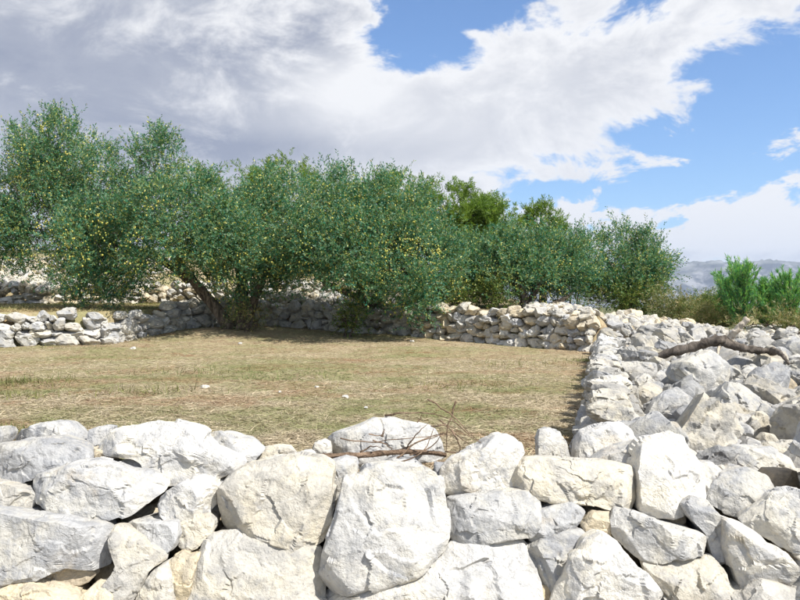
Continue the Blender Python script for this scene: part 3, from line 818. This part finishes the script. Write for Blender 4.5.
def rubble_bank(name, label, n_big, n_small, region, seed, zf, smin, smax):
    r = np.random.RandomState(seed)
    (x0, x1), (y0, y1) = region
    org = Vector(((x0 + x1) / 2, (y0 + y1) / 2, float(zf(np.array((x0 + x1) / 2), np.array((y0 + y1) / 2)))))
    t = thing(name, label, 'stone heap', tuple(org))
    S = np.sort(r.gamma(2.5, (smax - smin) / 6, n_big) + smin)[::-1]
    for x, y, s in darts(n_big, lambda y: (x0, x1), (y0, y1), S, lambda x, y: True, [], r, 0.62):
        o = put('stone', MID_ROCKS[r.randint(14)], t, Vector((x, y, float(zf(np.array(x), np.array(y))) + s * .08)) - org, color=tone(WARMISH[r.randint(6)], r.uniform(.76, 1.02)))
        o.scale = (s * .56, s * .45, s * r.uniform(.28, .42)); o.rotation_euler = (r.normal(0, .3), r.normal(0, .3), r.uniform(0, 6.28))
    x = r.uniform(x0, x1, n_small); y = r.uniform(y0, y1, n_small)
    pos = np.stack([x, y, zf(x, y)], 1) - np.array(org)
    put('rubble', fill_mesh('rubble', pos, r.gamma(3, .03, n_small) + .06, seed, ROCK_FAR, .75), t, kind='stuff', color=(0.52, 0.49, 0.43))
    return t
rubble_bank('rubble_bank', 'sloping bank of loose white stones behind the far right corner of the field', 290, 1700, ((2.9, 8.4), (14.9, 18.6)), 61, lambda x, y: ground_z(x, y) + 0.04, 0.13, 0.30)
rubble_bank('rubble_bank', 'bleached heap of stones rising behind the upper left wall', 220, 900, ((-13.5, -7.2), (21.5, 25.5)), 62, lambda x, y: ground_z(x, y) + 0.03, 0.16, 0.40)
rubble_bank('rubble_bank', 'sunlit stones lying on top of the middle wall between the olive crowns', 150, 700, ((-3.4, 0.4), (19.3, 20.7)), 63, lambda x, y: ground_z(x, y) + 0.03 + 0.22 * np.exp(-((y - 19.9) / .5) ** 2), 0.16, 0.36)

# ------------------------------------------------------------------ trees and shrubs
def leaf_mesh(name, pos, dirs, length, width, mat, r, flat=0.0):
    n = len(pos)
    dirs = dirs / (np.linalg.norm(dirs, axis=1)[:, None] + 1e-9)
    side = np.cross(dirs, r.normal(size=(n, 3)) + np.array([0, 0, flat])); side /= np.linalg.norm(side, axis=1)[:, None] + 1e-9
    L = np.broadcast_to(length, (n,))[:, None]; Wd = np.broadcast_to(width, (n,))[:, None]
    v = np.stack([pos, pos + dirs * L * .5 + side * Wd * .5, pos + dirs * L, pos + dirs * L * .5 - side * Wd * .5], 1).reshape(-1, 3)
    f = np.arange(4 * n).reshape(-1, 4)
    return mesh_np(name, v, f, mat)

def sample_lobes(lobes, n, r, shell=2.4):
    """lobes: (centre xyz, radii xyz). Points and outward directions, more of them near the skin"""
    vol = np.array([rx * ry * rz for _, (rx, ry, rz) in lobes]) ** 0.8
    idx = r.choice(len(lobes), n, p=vol / vol.sum())
    C = np.array([l[0] for l in lobes])[idx]; R = np.array([l[1] for l in lobes])[idx]
    u = r.normal(size=(n, 3)); u /= np.linalg.norm(u, axis=1)[:, None]
    p = C + u * R * (r.uniform(size=n) ** (1 / shell))[:, None]
    out = u / R; out /= np.linalg.norm(out, axis=1)[:, None]
    return p, out

def twig_leaves(p, out, r, per, tl, ll, lw, upb=0.55, rnd=0.55, ang=0.8):
    n = len(p)
    d = out * 0.6 + np.array([0, 0, upb]) + r.normal(size=(n, 3)) * rnd; d /= np.linalg.norm(d, axis=1)[:, None]
    L = tl * r.uniform(0.6, 1.5, n)
    t = (np.arange(per) + 0.5) / per
    pos = p[:, None] + d[:, None] * (L[:, None] * t[None])[..., None]
    q = r.normal(size=(n, per, 3)); q -= (q * d[:, None]).sum(-1, keepdims=True) * d[:, None]
    q /= np.linalg.norm(q, axis=-1, keepdims=True) + 1e-9
    ld = d[:, None] * 0.75 + q * ang
    N = n * per
    return pos.reshape(-1, 3), ld.reshape(-1, 3), ll * r.uniform(.65, 1.3, N), lw * r.uniform(.7, 1.3, N)

def tree(name, label, cat, base, stems, lobes, n_twigs, seed, mat, bark, per=14, tl=0.30, ll=0.070, lw=0.025, upb=0.55, thr=-0.35, limbs=26, trunk_r=0.2, shell=2.4, shoots=0, fruit=0, group=None, gap_scale=1.1, clump=0.15):
    """base: world point; stems: lists of world points with radii; lobes in world coordinates"""
    r = np.random.RandomState(seed)
    base = np.array(base, float)
    t = thing(name, label, cat, tuple(base), group)
    parts = []
    ends = []
    for pts, r0, r1 in stems:
        sp = spline(pts, 18)
        rad = np.linspace(r0, r1, 18); rad[0] *= 1.9; rad[1] *= 1.45; rad[2] *= 1.15
        parts.append(tube(sp - base, rad, 14, seed, 0.42)); ends += [(sp[k], rad[k]) for k in range(7, 18)]
    pc, _ = sample_lobes(lobes, limbs * 3, r, 1.3)
    E = np.array([e[0] for e in ends])
    for k in range(limbs * 3):
        j = np.argmin(np.linalg.norm((E - pc[k]) * np.array([1, 1, 0.7]), axis=1))
        if k < limbs or r.uniform() < 0.8:
            rad = ends[j][1] * (0.45 if k < limbs else 0.22)
            q = bend(E[j], pc[k], 8, 0.14, seed + k, 0.05)
            parts.append(tube(q - base, np.linspace(max(rad, 0.012), 0.006, 8), 5))
            if k < limbs:
                E = np.concatenate([E, q[3:7]]); ends += [(q[i], rad * 0.6) for i in range(3, 7)]
    put('trunk', mesh_np('trunk', *join(parts), bark, True), t)
    p, out = sample_lobes(lobes, n_twigs, r, shell)
    if clump:
        m = int(n_twigs * 0.74); kc = max(12, n_twigs // 36)
        cp, co = sample_lobes(lobes, kc, r, 4.0)
        j = r.randint(kc, size=m)
        p[:m] = cp[j] + r.normal(0, 1, (m, 3)) * clump; out[:m] = co[j] * .6 + (p[:m] - cp[j]) / clump * .4
    keep = fbm(p * gap_scale, 3, seed) > thr + r.uniform(-.15, .15, len(p))
    p, out = p[keep], out[keep]
    if shoots:
        # upright leafy shoots that break the outline
        C = np.array([l[0] for l in lobes]); R = np.array([l[1] for l in lobes])
        i = r.randint(len(lobes), size=shoots)
        a = r.uniform(0, 2 * np.pi, shoots); q = r.uniform(0, .9, shoots)
        s0 = C[i] + np.stack([np.cos(a) * q * R[i, 0], np.sin(a) * q * R[i, 1], np.sqrt(1 - q * q) * R[i, 2] * 0.92], 1)
        sd = np.stack([r.normal(0, .28, shoots) + np.cos(a) * q * .5, r.normal(0, .28, shoots) + np.sin(a) * q * .3, np.ones(shoots)], 1)
        sl = r.uniform(.10, .45, shoots)
        tt = r.uniform(0, 1, (shoots, 5))
        p = np.concatenate([p, (s0[:, None] + sd[:, None] * (sl[:, None] * tt)[..., None]).reshape(-1, 3)])
        out = np.concatenate([out, np.repeat(sd, 5, 0)])
    pos, ld, L, Wd = twig_leaves(p, out, r, per, tl, ll, lw, upb)
    cr = put('crown', leaf_mesh('crown', pos - base, ld, L, Wd, mat, r), t)
    if fruit:
        fc, _ = sample_lobes(lobes, max(8, fruit // 9), r, 6.0)
        fp = fc[r.randint(len(fc), size=fruit)] + r.normal(0, .13, (fruit, 3))
        v, f = ICO[1]
        fv = (fp[:, None] - base) + v[None] * np.array([.017, .017, .023]) * r.uniform(.8, 1.2, fruit)[:, None, None]
        ff = f[None] + (np.arange(fruit) * len(v))[:, None, None]
        put('fruit', mesh_np('fruit', fv.reshape(-1, 3), ff.reshape(-1, 3), FRUIT, True), t, kind='stuff')
    return t
m_, t_ = new_mat('olive_fruit')
g_ = t_.node('ShaderNodeNewGeometry')
finish(t_, t_.ramp(g_.outputs['Random Per Island'], [(0, (0.16, 0.20, 0.04)), (0.5, (0.36, 0.36, 0.07)), (1, (0.55, 0.46, 0.10))]), 0.4, None, 0.4)
FRUIT = m_

def lobe(px, py, rx, ry, d, deep=1.0):
    s = d / F
    return (tuple(W(px, py, d)), (rx * s, (rx + ry) * 0.5 * s * deep, ry * s))

# big olive on the left, stem leaning left over the wall
dA = 18.2
bA = np.array([*W(238, 327, dA)[:2], 0]); bA[2] = float(ground_z(bA[0], bA[1])) - 0.05
tree('olive_tree', 'tall spreading olive tree at left with a trunk leaning to the left', 'olive tree', bA,
     [([bA + (-.12, 0, 0), W(213, 305, dA), W(196, 285, dA - .1), W(181, 265, dA - .2), W(150, 225, dA), W(105, 190, dA)], .13, .05),
      ([W(190, 278, dA - .1), W(150, 255, dA + .2), W(90, 235, dA + .4), W(45, 205, dA + .3)], .09, .04),
      ([bA + (.10, .1, 0), W(242, 300, dA + .1), W(240, 275, dA + .2), W(225, 235, dA + .3), W(185, 190, dA + .2)], .16, .05),
      ([bA + (.22, -.05, 0), W(252, 305, dA), W(262, 282, dA - .2), W(275, 250, dA - .3)], .13, .05)],
     [lobe(58, 166, 42, 44, 18.6), lobe(30, 195, 45, 48, 18.8), lobe(102, 204, 42, 46, 18.2), lobe(55, 235, 58, 42, 18.4), lobe(110, 250, 62, 42, 17.3), lobe(158, 184, 26, 42, 18.0),
      lobe(165, 235, 50, 45, 16.9), lobe(208, 226, 40, 42, 17.4), lobe(225, 250, 34, 36, 16.9), lobe(-5, 230, 40, 45, 18.6), lobe(100, 280, 52, 20, 17.6), lobe(240, 288, 26, 20, 17.9), lobe(262, 290, 20, 16, 18.2), lobe(215, 292, 14, 14, 18.9)],
     13800, 401, OLIVE, BARK, shoots=420, fruit=3200, thr=-0.42, limbs=34)
dB = 18.6
bB = np.array([*W(372, 322, dB)[:2], 0]); bB[2] = float(ground_z(bB[0], bB[1])) - 0.05
tree('olive_tree', 'broad dense olive tree in the middle, its foliage drooping over the stone wall', 'olive tree', bB,
     [([bB, W(366, 300, dB), W(355, 270, dB), W(320, 230, dB)], .17, .05), ([bB + (.1, 0, 0), W(380, 295, dB), W(400, 260, dB), W(420, 220, dB)], .15, .05),
      ([W(366, 300, dB), W(330, 285, dB), W(290, 255, dB)], .09, .04)],
     [lobe(285, 232, 48, 52, 18.6), lobe(335, 230, 46, 50, 17.6), lobe(385, 234, 44, 48, 17.5), lobe(420, 246, 36, 46, 18.0), lobe(300, 250, 44, 32, 16.7), lobe(350, 254, 46, 32, 16.4),
      lobe(402, 266, 44, 34, 16.6), lobe(440, 272, 28, 34, 17.8), lobe(255, 246, 34, 46, 18.8), lobe(412, 296, 28, 22, 16.9), lobe(365, 292, 22, 10, 17.6), lobe(268, 268, 30, 20, 18.4)],
     11800, 402, OLIVE, BARK, shoots=380, fruit=3200, thr=-0.42, limbs=34)
dC = 18.6
bC = np.array([*W(528, 309, dC)[:2], 0]); bC[2] = float(ground_z(bC[0], bC[1])) - 0.05
tree('olive_tree', 'rounded olive tree behind the right terrace wall, with a bare limb slanting right', 'olive tree', bC,
     [([bC, W(522, 295, dC), W(512, 275, dC), W(500, 255, dC)], .13, .05), ([bC + (.2, 0, 0), W(546, 308, dC), W(556, 303, dC), W(566, 298, dC), W(573, 293, dC)], .075, .035), ([bC, W(535, 290, dC), W(550, 262, dC)], .10, .04)],
     [lobe(505, 268, 40, 32, 18.8), lobe(545, 268, 36, 31, 19.0), lobe(480, 274, 24, 28, 19.0), lobe(575, 268, 24, 26, 19.4), lobe(520, 285, 44, 18, 18.3)],
     5600, 403, OLIVE, BARK, shoots=60, fruit=900, thr=-0.34, limbs=24)
dD = 20.5
bD = np.array([*W(625, 312, dD)[:2], 0]); bD[2] = float(ground_z(bD[0], bD[1])) - 0.05
tree('olive_tree', 'rightmost olive tree, standing against the white cloud bank', 'olive tree', bD,
     [([bD, W(622, 290, dD), W(612, 268, dD), W(600, 250, dD)], .12, .04), ([bD, W(632, 285, dD), W(640, 260, dD), W(636, 240, dD)], .11, .04)],
     [lobe(628, 260, 26, 25, 20.5), lobe(600, 268, 24, 26, 20.5), lobe(646, 270, 20, 26, 20.3), lobe(620, 280, 34, 20, 20.2)],
     4700, 404, OLIVE, BARK, shoots=70, fruit=500, thr=-0.32, limbs=22)

def pine(label, px, pyb, d, lobes, seed, n):
    b = np.array([*W(px, pyb, d)[:2], 0]); b[2] = float(ground_z(b[0], b[1])) - 0.1
    tops = max(l[0][2] for l in lobes)
    top = np.array([b[0], b[1], tops])
    tree('pine_tree', label, 'pine tree', b, [([b, b * .7 + top * .3 + (.1, 0, 0), b * .35 + top * .65, top], .16, .04)], lobes, n, seed, PINE, PBARK, per=18, tl=.24, ll=.13, lw=.026, upb=.6, thr=-.34, limbs=20, shell=3.2, shoots=0, gap_scale=.9)
pine('yellow-green pine whose rounded top shows over the middle olive tree', 300, 300, 31, [lobe(285, 196, 45, 34, 31), lobe(330, 202, 45, 32, 31.5), lobe(240, 198, 40, 34, 31), lobe(195, 196, 34, 30, 32)], 411, 2400)
pine('pine crown just breaking the skyline left of the dome-shaped pine', 410, 300, 30, [lobe(400, 208, 40, 36, 30), lobe(435, 214, 40, 36, 30.5)], 412, 2000)
pine('dome-shaped yellow-green pine behind the right terrace wall', 480, 300, 31, [lobe(462, 222, 38, 30, 30), lobe(494, 223, 30, 25, 30), lobe(482, 245, 45, 34, 30.6), lobe(515, 248, 24, 26, 31)], 413, 5200)
pine('small tufted pine standing alone on the skyline', 541, 300, 33, [lobe(546, 213, 11, 7, 33), lobe(531, 220, 10, 6, 33), lobe(549, 221, 11, 7, 33), lobe(535, 230, 16, 8, 33), lobe(557, 229, 8, 6, 33), lobe(540, 245, 22, 12, 33)], 414, 2200)

def shrub(name, label, cat, px, pyb, d, lobes, seed, n, mat, ll=.06, lw=.022, upb=.5, per=10, tl=.15, thr=-.3, shoots=0, group=None):
    b = np.array([*W(px, pyb, d)[:2], 0]); b[2] = float(ground_z(b[0], b[1])) - 0.03
    C = np.array([l[0] for l in lobes]).mean(0)
    return tree(name, label, cat, b, [([b, b * .5 + C * .5, C], .04, .015), ([b + (.1, 0, 0), b * .5 + C * .5 + (.15, 0, 0), C + (.25, 0, .1)], .03, .012)], lobes, n, seed, mat, PBARK, per=per, tl=tl, ll=ll, lw=lw, upb=upb, thr=thr, limbs=10, shoots=shoots, group=group)
def sapling(label, px, pyb, pyt, d, seed, wpx):
    s = d / F
    b = np.array([*W(px, pyb, d)[:2], 0]); b[2] = float(ground_z(b[0], b[1])) - 0.03
    r = np.random.RandomState(seed)
    t = thing('young_pine', label, 'young pine', tuple(b), 'young pines at the right edge')
    top = W(px, pyt, d); H = top[2] - b[2]
    parts = [tube(np.array([b * (1 - k) + top * k + np.array([.03 * math.sin(5 * k), 0, 0]) for k in np.linspace(0, 1, 9)]) - b, np.linspace(.035, .006, 9), 6)]
    P, D = [], []
    for h in np.linspace(.04, .95, 24):
        for q in range(r.randint(2, 5)):
            a = r.uniform(0, 6.28); L = wpx * s * (1.06 - h) ** .6 * r.uniform(.5, 1.45) + .08
            p0 = b * (1 - h) + top * h
            d0 = np.array([math.cos(a), math.sin(a), r.uniform(.8, 2.0)]); d0 /= np.linalg.norm(d0)
            q_ = p0 + d0[None] * np.linspace(0, L, 6)[:, None] + np.array([0, 0, 1])[None] * (np.linspace(0, 1, 6)[:, None] ** 2) * L * .25
            parts.append(tube(q_ - b, np.linspace(.010, .003, 6), 4))
            m = int(26 * L / .4) + 8
            tt = r.uniform(.15, 1, m)
            P.append(np.stack([np.interp(tt, np.linspace(0, 1, 6), q_[:, k]) for k in range(3)], 1)); D.append(np.tile(d0, (m, 1)) * 1.1 + r.normal(0, .5, (m, 3)) + np.array([0, 0, .3]))
    put('trunk', mesh_np('trunk', *join(parts), PBARK, True), t)
    P = np.concatenate(P); D = np.concatenate(D)
    P3 = np.repeat(P, 4, 0); D3 = np.repeat(D, 4, 0) + r.normal(0, .3, (len(P) * 4, 3))
    put('crown', leaf_mesh('crown', P3 - b, D3, r.uniform(.07, .13, len(P3)), r.uniform(.008, .013, len(P3)), YOUNG, r), t)
sapling('tallest bright green young pine at the right edge', 742, 322, 271, 16.5, 501, 34)
sapling('bluish green young pine cut by the right picture edge', 790, 326, 284, 16.0, 502, 32)
sapling('small young pine between the two larger ones', 766, 326, 288, 16.8, 503, 22)
sapling('slender young pine just left of the tallest one', 726, 322, 283, 17.2, 504, 14)

SG = 'low scrub between the rubble and the mountain'
shrub('bush', 'green bush at the foot of the rightmost olive tree', 'bush', 650, 318, 19.5, [lobe(648, 300, 22, 16, 19.5), lobe(628, 302, 22, 16, 19.6), lobe(605, 300, 20, 14, 19.8)], 601, 1100, SCRUBG, group=SG)
shrub('bush', 'brownish dry bush right of the olive trees, below the mountain', 'bush', 680, 322, 18.8, [lobe(668, 308, 20, 11, 18.8), lobe(690, 313, 18, 9, 18.6)], 602, 900, SCRUB, .09, .012, group=SG)
shrub('bush', 'greener low bush beneath the mountain gap, left of the young pines', 'bush', 705, 320, 19.5, [lobe(700, 308, 20, 9, 19.5), lobe(722, 309, 18, 10, 19.4)], 603, 800, SCRUBG, group=SG)
shrub('bush', 'tangled pale bush with dry stems behind the forked dead log', 'bush', 712, 328, 17.2, [lobe(706, 319, 20, 9, 17.2), lobe(728, 324, 20, 9, 16.8)], 604, 800, SCRUB, .10, .010, group=SG)
shrub('bush', 'yellowish bush under the young pines at the right edge', 'bush', 775, 336, 15.4, [lobe(762, 327, 22, 10, 15.4), lobe(792, 330, 20, 10, 15.2), lobe(815, 330, 16, 10, 15.2)], 605, 900, SCRUB, .09, .012, group=SG)
shrub('bush', 'dry grassy bush on the rubble below the small olive limb', 'bush', 590, 318, 17.5, [lobe(588, 312, 11, 6, 17.5)], 606, 200, SCRUB, .09, .010, group=SG)
shrub('bush', 'dark bush hanging in front of the shaded middle wall', 'bush', 345, 332, 17.6, [lobe(348, 318, 13, 12, 17.6)], 607, 220, SCRUBG, group='undergrowth at the walls')
shrub('bush', 'undergrowth at the foot of the big olive trunk', 'bush', 246, 330, 17.7, [lobe(244, 318, 9, 11, 17.7), lobe(256, 322, 8, 7, 17.6)], 608, 200, SCRUB, .08, .012, group='undergrowth at the walls')
for k, (px, pyb, d, rx, ry) in enumerate([(452, 306, 18.3, 26, 12), (492, 306, 18.0, 26, 10), (425, 306, 19, 22, 12), (570, 304, 20.5, 30, 12)]):
    shrub('bush', ['shadowy bush filling the gap behind the wall, under the middle olive', 'dark bush behind the terrace wall, left of the rounded olive', 'dark undergrowth behind the drooping olive foliage', 'green bush behind the rounded olive tree'][k], 'bush', px, pyb, d, [lobe(px, pyb - ry, rx, ry, d)], 620 + k, 500, SCRUBG, group='undergrowth at the walls')

# ------------------------------------------------------------------ dead wood
def log_part(pts, r0, r1, mat, parent, name, org, seed):
    sp = spline(pts, 22)
    v, f = tube(sp - np.array(org), np.linspace(r0, r1, 22) * (1 + .12 * np.sin(np.arange(22) * 1.9 + seed)), 10, seed, .40)
    return put(name, mesh_np(name, v, f, mat, True), parent)
dl = 9.2
org = W(724, 343, dl)
lg = thing('dead_log', 'grey forked dead log lying across the rubble wall', 'log', tuple(org))
log_part([W(655, 357, dl + .3), W(672, 352, dl + .2), W(695, 346, dl + .1), W(712, 341, dl), W(728, 340, dl)], .050, .062, DEAD, lg, 'trunk', org, 1)
log_part([W(727, 341, dl), W(736, 331, dl - .05), W(748, 318, dl - .1)], .046, .034, BLEACH, lg, 'branch', org, 2)
log_part([W(722, 342, dl), W(738, 347, dl - .1), W(755, 350, dl - .15), W(777, 352, dl - .2)], .052, .036, DEAD, lg, 'branch', org, 3)
log_part([W(772, 350, dl - .3), W(781, 354, dl - .6), W(789, 364, dl - 1.0)], .034, .014, DEAD, lg, 'branch', org, 4)
log_part([W(720, 344, dl), W(718, 352, dl - .1), W(716, 362, dl - .2)], .020, .010, BLEACH, lg, 'branch', org, 5)
org = W(625, 347, 12.2)
st = thing('fallen_pole', 'thin weathered pole lying on the far end of the rubble wall', 'pole', tuple(org))
log_part([W(592, 345, 12.4), W(610, 346, 12.3), W(635, 347, 12.2), W(656, 348, 12.1)], .030, .024, BLEACH, st, 'shaft', org, 6)

# dry twigs on the foreground wall
dt = 3.62
org = W(400, 456, dt)
bd = thing('dead_branch', 'thick brown dead branch lying on the foreground wall', 'branch', tuple(org))
log_part([W(312, 458, dt), W(330, 457, dt - .02), W(360, 455, dt - .03), W(392, 453, dt), W(420, 452, dt + .02), W(446, 455, dt + .05)], .016, .011, TWIG, bd, 'stem', org, 7)
tg = thing('twig_tangle', 'tangle of thin bare twigs beside the white rock on the foreground wall', 'twigs', tuple(org))
TW = [
 [(388, 456), (405, 448), (425, 440), (448, 433)], [(396, 460), (412, 446), (432, 436), (452, 434)], [(402, 456), (415, 436), (427, 424)],
 [(340, 438), (360, 442), (385, 441), (410, 439), (445, 434)], [(372, 440), (388, 446), (395, 452)], [(360, 452), (372, 446), (381, 448)],
 [(418, 422), (422, 415)], [(430, 426), (445, 425), (455, 430), (470, 436)], [(452, 420), (466, 432), (483, 446)],
 [(455, 402), (452, 415), (447, 432), (446, 452)], [(428, 400), (445, 410), (462, 424), (482, 445)], [(385, 416), (405, 413), (430, 414), (455, 420)],
 [(410, 455), (425, 450), (436, 442), (441, 436)], [(400, 462), (418, 454), (430, 440), (434, 428)], [(446, 452), (462, 453), (480, 449)], [(368, 434), (380, 436), (384, 434)], [(382, 436), (384, 429)], [(452, 430), (460, 446), (455, 456)], [(440, 420), (458, 436), (472, 446)],
]
rt = np.random.RandomState(77)
for k, pl in enumerate(TW):
    dd = dt - .06 + rt.uniform(-.05, .12)
    pts = [W(x, y, dd + .10 * i / len(pl) * rt.uniform(-1, 1)) for i, (x, y) in enumerate(pl)]
    sp = spline(pts, 16)
    sp += np.stack([vnoise(np.stack([np.arange(16) * .5, np.full(16, k * 3.3), np.full(16, a * 7.7)], 1), k) for a in range(3)], 1) * .006
    v, f = tube(sp - org, np.linspace(rt.uniform(.0030, .0052), .0013, 16), 6)
    put('twig', mesh_np('twig', v, f, TWIG, True), tg)

# ------------------------------------------------------------------ grass and loose stones
GRASS = attr_material('dry_grass', .85, .22)
def colored(me, cols):
    a = me.attributes.new('Col', 'FLOAT_COLOR', 'POINT')
    a.data.foreach_set('color', np.concatenate([cols, np.ones((len(cols), 1))], 1).astype(np.float32).ravel())

def blades(x, y, r, lmin, lmax, wid, up, pal, zoff=0.0):
    n = len(x)
    z = ground_z(x, y) + zoff
    a = r.uniform(0, 2 * np.pi, n); e = np.abs(r.normal(0, up, n)) + .04
    L = r.uniform(lmin, lmax, n)
    d = np.stack([np.cos(a) * np.cos(e), np.sin(a) * np.cos(e), np.sin(e)], 1)
    s = np.stack([-np.sin(a), np.cos(a), r.normal(0, .35, n)], 1)
    p = np.stack([x, y, z + r.uniform(0, .012, n)], 1)
    w = wid * r.uniform(.6, 1.4, n)
    v = np.stack([p - s * w[:, None] / 2, p + s * w[:, None] / 2, p + d * L[:, None] - np.array([0, 0, 1]) * (L * .12)[:, None]], 1)
    g = fbm(np.stack([x * .55, y * .8, x * 0], 1), 3, 61) * .6 + fbm(np.stack([x * 2.6, y * 2.6, x * 0], 1), 2, 71) * .35
    gm = np.clip(g * 1.4 + .14 + r.normal(0, .30, n), 0, 1)[:, None]
    so = (fbm(np.stack([x * 1.1 + 9, y * 1.6, x * 0], 1), 3, 91) > .30)[:, None] * r.uniform(0, 1, (n, 1))
    straw = np.array(pal[0]) * r.uniform(.45, 1.35, (n, 1)); green = np.array(pal[1]) * r.uniform(.7, 1.3, (n, 1)); soil = np.array(pal[2]) * r.uniform(.7, 1.3, (n, 1))
    c = straw * (1 - gm) + green * gm; c = c * (1 - so * .7) + soil * so * .7
    return v.reshape(-1, 3), np.repeat(c, 3, 0)
r5 = np.random.RandomState(91)
PAL = ((.47, .39, .265), (.235, .24, .105), (.31, .17, .095))
def in_field(x, y): return (y < wall_y(x) - .05) & (x < edge_x(y) - .02)
n = 330000
y = 4.1 * (19.2 / 4.1) ** r5.uniform(size=n); x = r5.uniform(-1, 1, n) * (.56 * y + .8)
k = in_field(x, y); x, y = x[k], y[k]
v1, c1 = blades(x, y, r5, .04, .13, .0065, .16, PAL)
v1[:, 2] += 0
n = 26000
y2 = 16.2 + r5.uniform(size=n) * 5.0; x2 = r5.uniform(-13, -2.5, n); k = y2 > wall_y(x2) + .42; x2, y2 = x2[k], y2[k]
v2, c2 = blades(x2, y2, r5, .06, .16, .012, .35, ((.40, .34, .17), (.17, .20, .06), (.3, .2, .1)))
# green tufts in the field; dense left-edge ones stand in for a shadow
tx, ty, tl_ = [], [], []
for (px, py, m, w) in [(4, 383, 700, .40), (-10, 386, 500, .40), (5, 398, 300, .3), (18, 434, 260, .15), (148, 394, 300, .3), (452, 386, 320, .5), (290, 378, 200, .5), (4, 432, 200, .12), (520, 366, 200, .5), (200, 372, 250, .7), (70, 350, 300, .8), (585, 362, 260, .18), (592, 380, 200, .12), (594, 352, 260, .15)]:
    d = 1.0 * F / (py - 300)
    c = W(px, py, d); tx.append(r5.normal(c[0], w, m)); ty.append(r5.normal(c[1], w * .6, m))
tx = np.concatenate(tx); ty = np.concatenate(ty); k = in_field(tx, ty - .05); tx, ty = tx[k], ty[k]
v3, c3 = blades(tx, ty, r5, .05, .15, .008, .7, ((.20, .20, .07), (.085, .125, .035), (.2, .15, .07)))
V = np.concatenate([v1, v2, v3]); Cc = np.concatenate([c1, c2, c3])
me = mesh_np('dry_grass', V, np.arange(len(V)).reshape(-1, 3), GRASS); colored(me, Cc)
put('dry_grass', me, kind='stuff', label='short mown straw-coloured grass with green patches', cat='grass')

LOOSE = [(317, 388, 5), (366, 409, 5), (345, 398, 8), (133, 349, 7), (205, 388, 9), (280, 393, 4), (412, 342, 5), (240, 344, 5)]
LAB = ['small white stone lying in the grass, mid-field, left of centre', 'bright pebble in the grass just above the twig-covered boulder', 'flat pale stone half sunk in the grass near the middle', 'pale stone in the grass below the left terrace wall', 'flat whitish stone alone in the left half of the field', 'tiny pale pebble in the grass above the foreground wall', 'small stone in the shade edge below the middle olive', 'small stone in the dry earth in front of the big olive trunk']
for (px, py, w), lb in zip(LOOSE, LAB):
    d = 1.0 * F / (py - 300)
    for _ in range(8):
        g = float(ground_z((px - 400) / F * d, d)); d = .5 * d + .5 * (EYE - g) * F / (py - 300)
    c = W(px, py, d); s = w / F * d
    o = put('loose_stone', MID_ROCKS[int(px) % 14], None, (c[0], c[1], g + .012), lb, 'stone', 'loose stones in the field', color=WHITE)
    o.scale = (s * .5, s * .4, s * .26); o.rotation_euler = (0, 0, px)

# ------------------------------------------------------------------ haze
m, t = new_mat('haze_air')
pv = t.node('ShaderNodeVolumePrincipled')
pv.inputs['Color'].default_value = (0.70, 0.81, 1.0, 1); pv.inputs['Density'].default_value = 0.00010
pv.inputs['Anisotropy'].default_value = 0.2
o = t.node('ShaderNodeOutputMaterial'); t.l.new(pv.outputs[0], o.inputs['Volume'])
zlo = min(float(gv[:, 2].min()), -90.0) - 1.0
bx = np.array([(x, y, z) for z in (zlo, 520.0) for y in (-700.0, 9100.0) for x in (-9100.0, 9100.0)])
bf = np.array([(0, 2, 3, 1), (4, 5, 7, 6), (0, 1, 5, 4), (2, 6, 7, 3), (0, 4, 6, 2), (1, 3, 7, 5)])
put('haze', mesh_np('haze', bx, bf, m), kind='stuff', label='thin bluish haze in front of the far mountain')
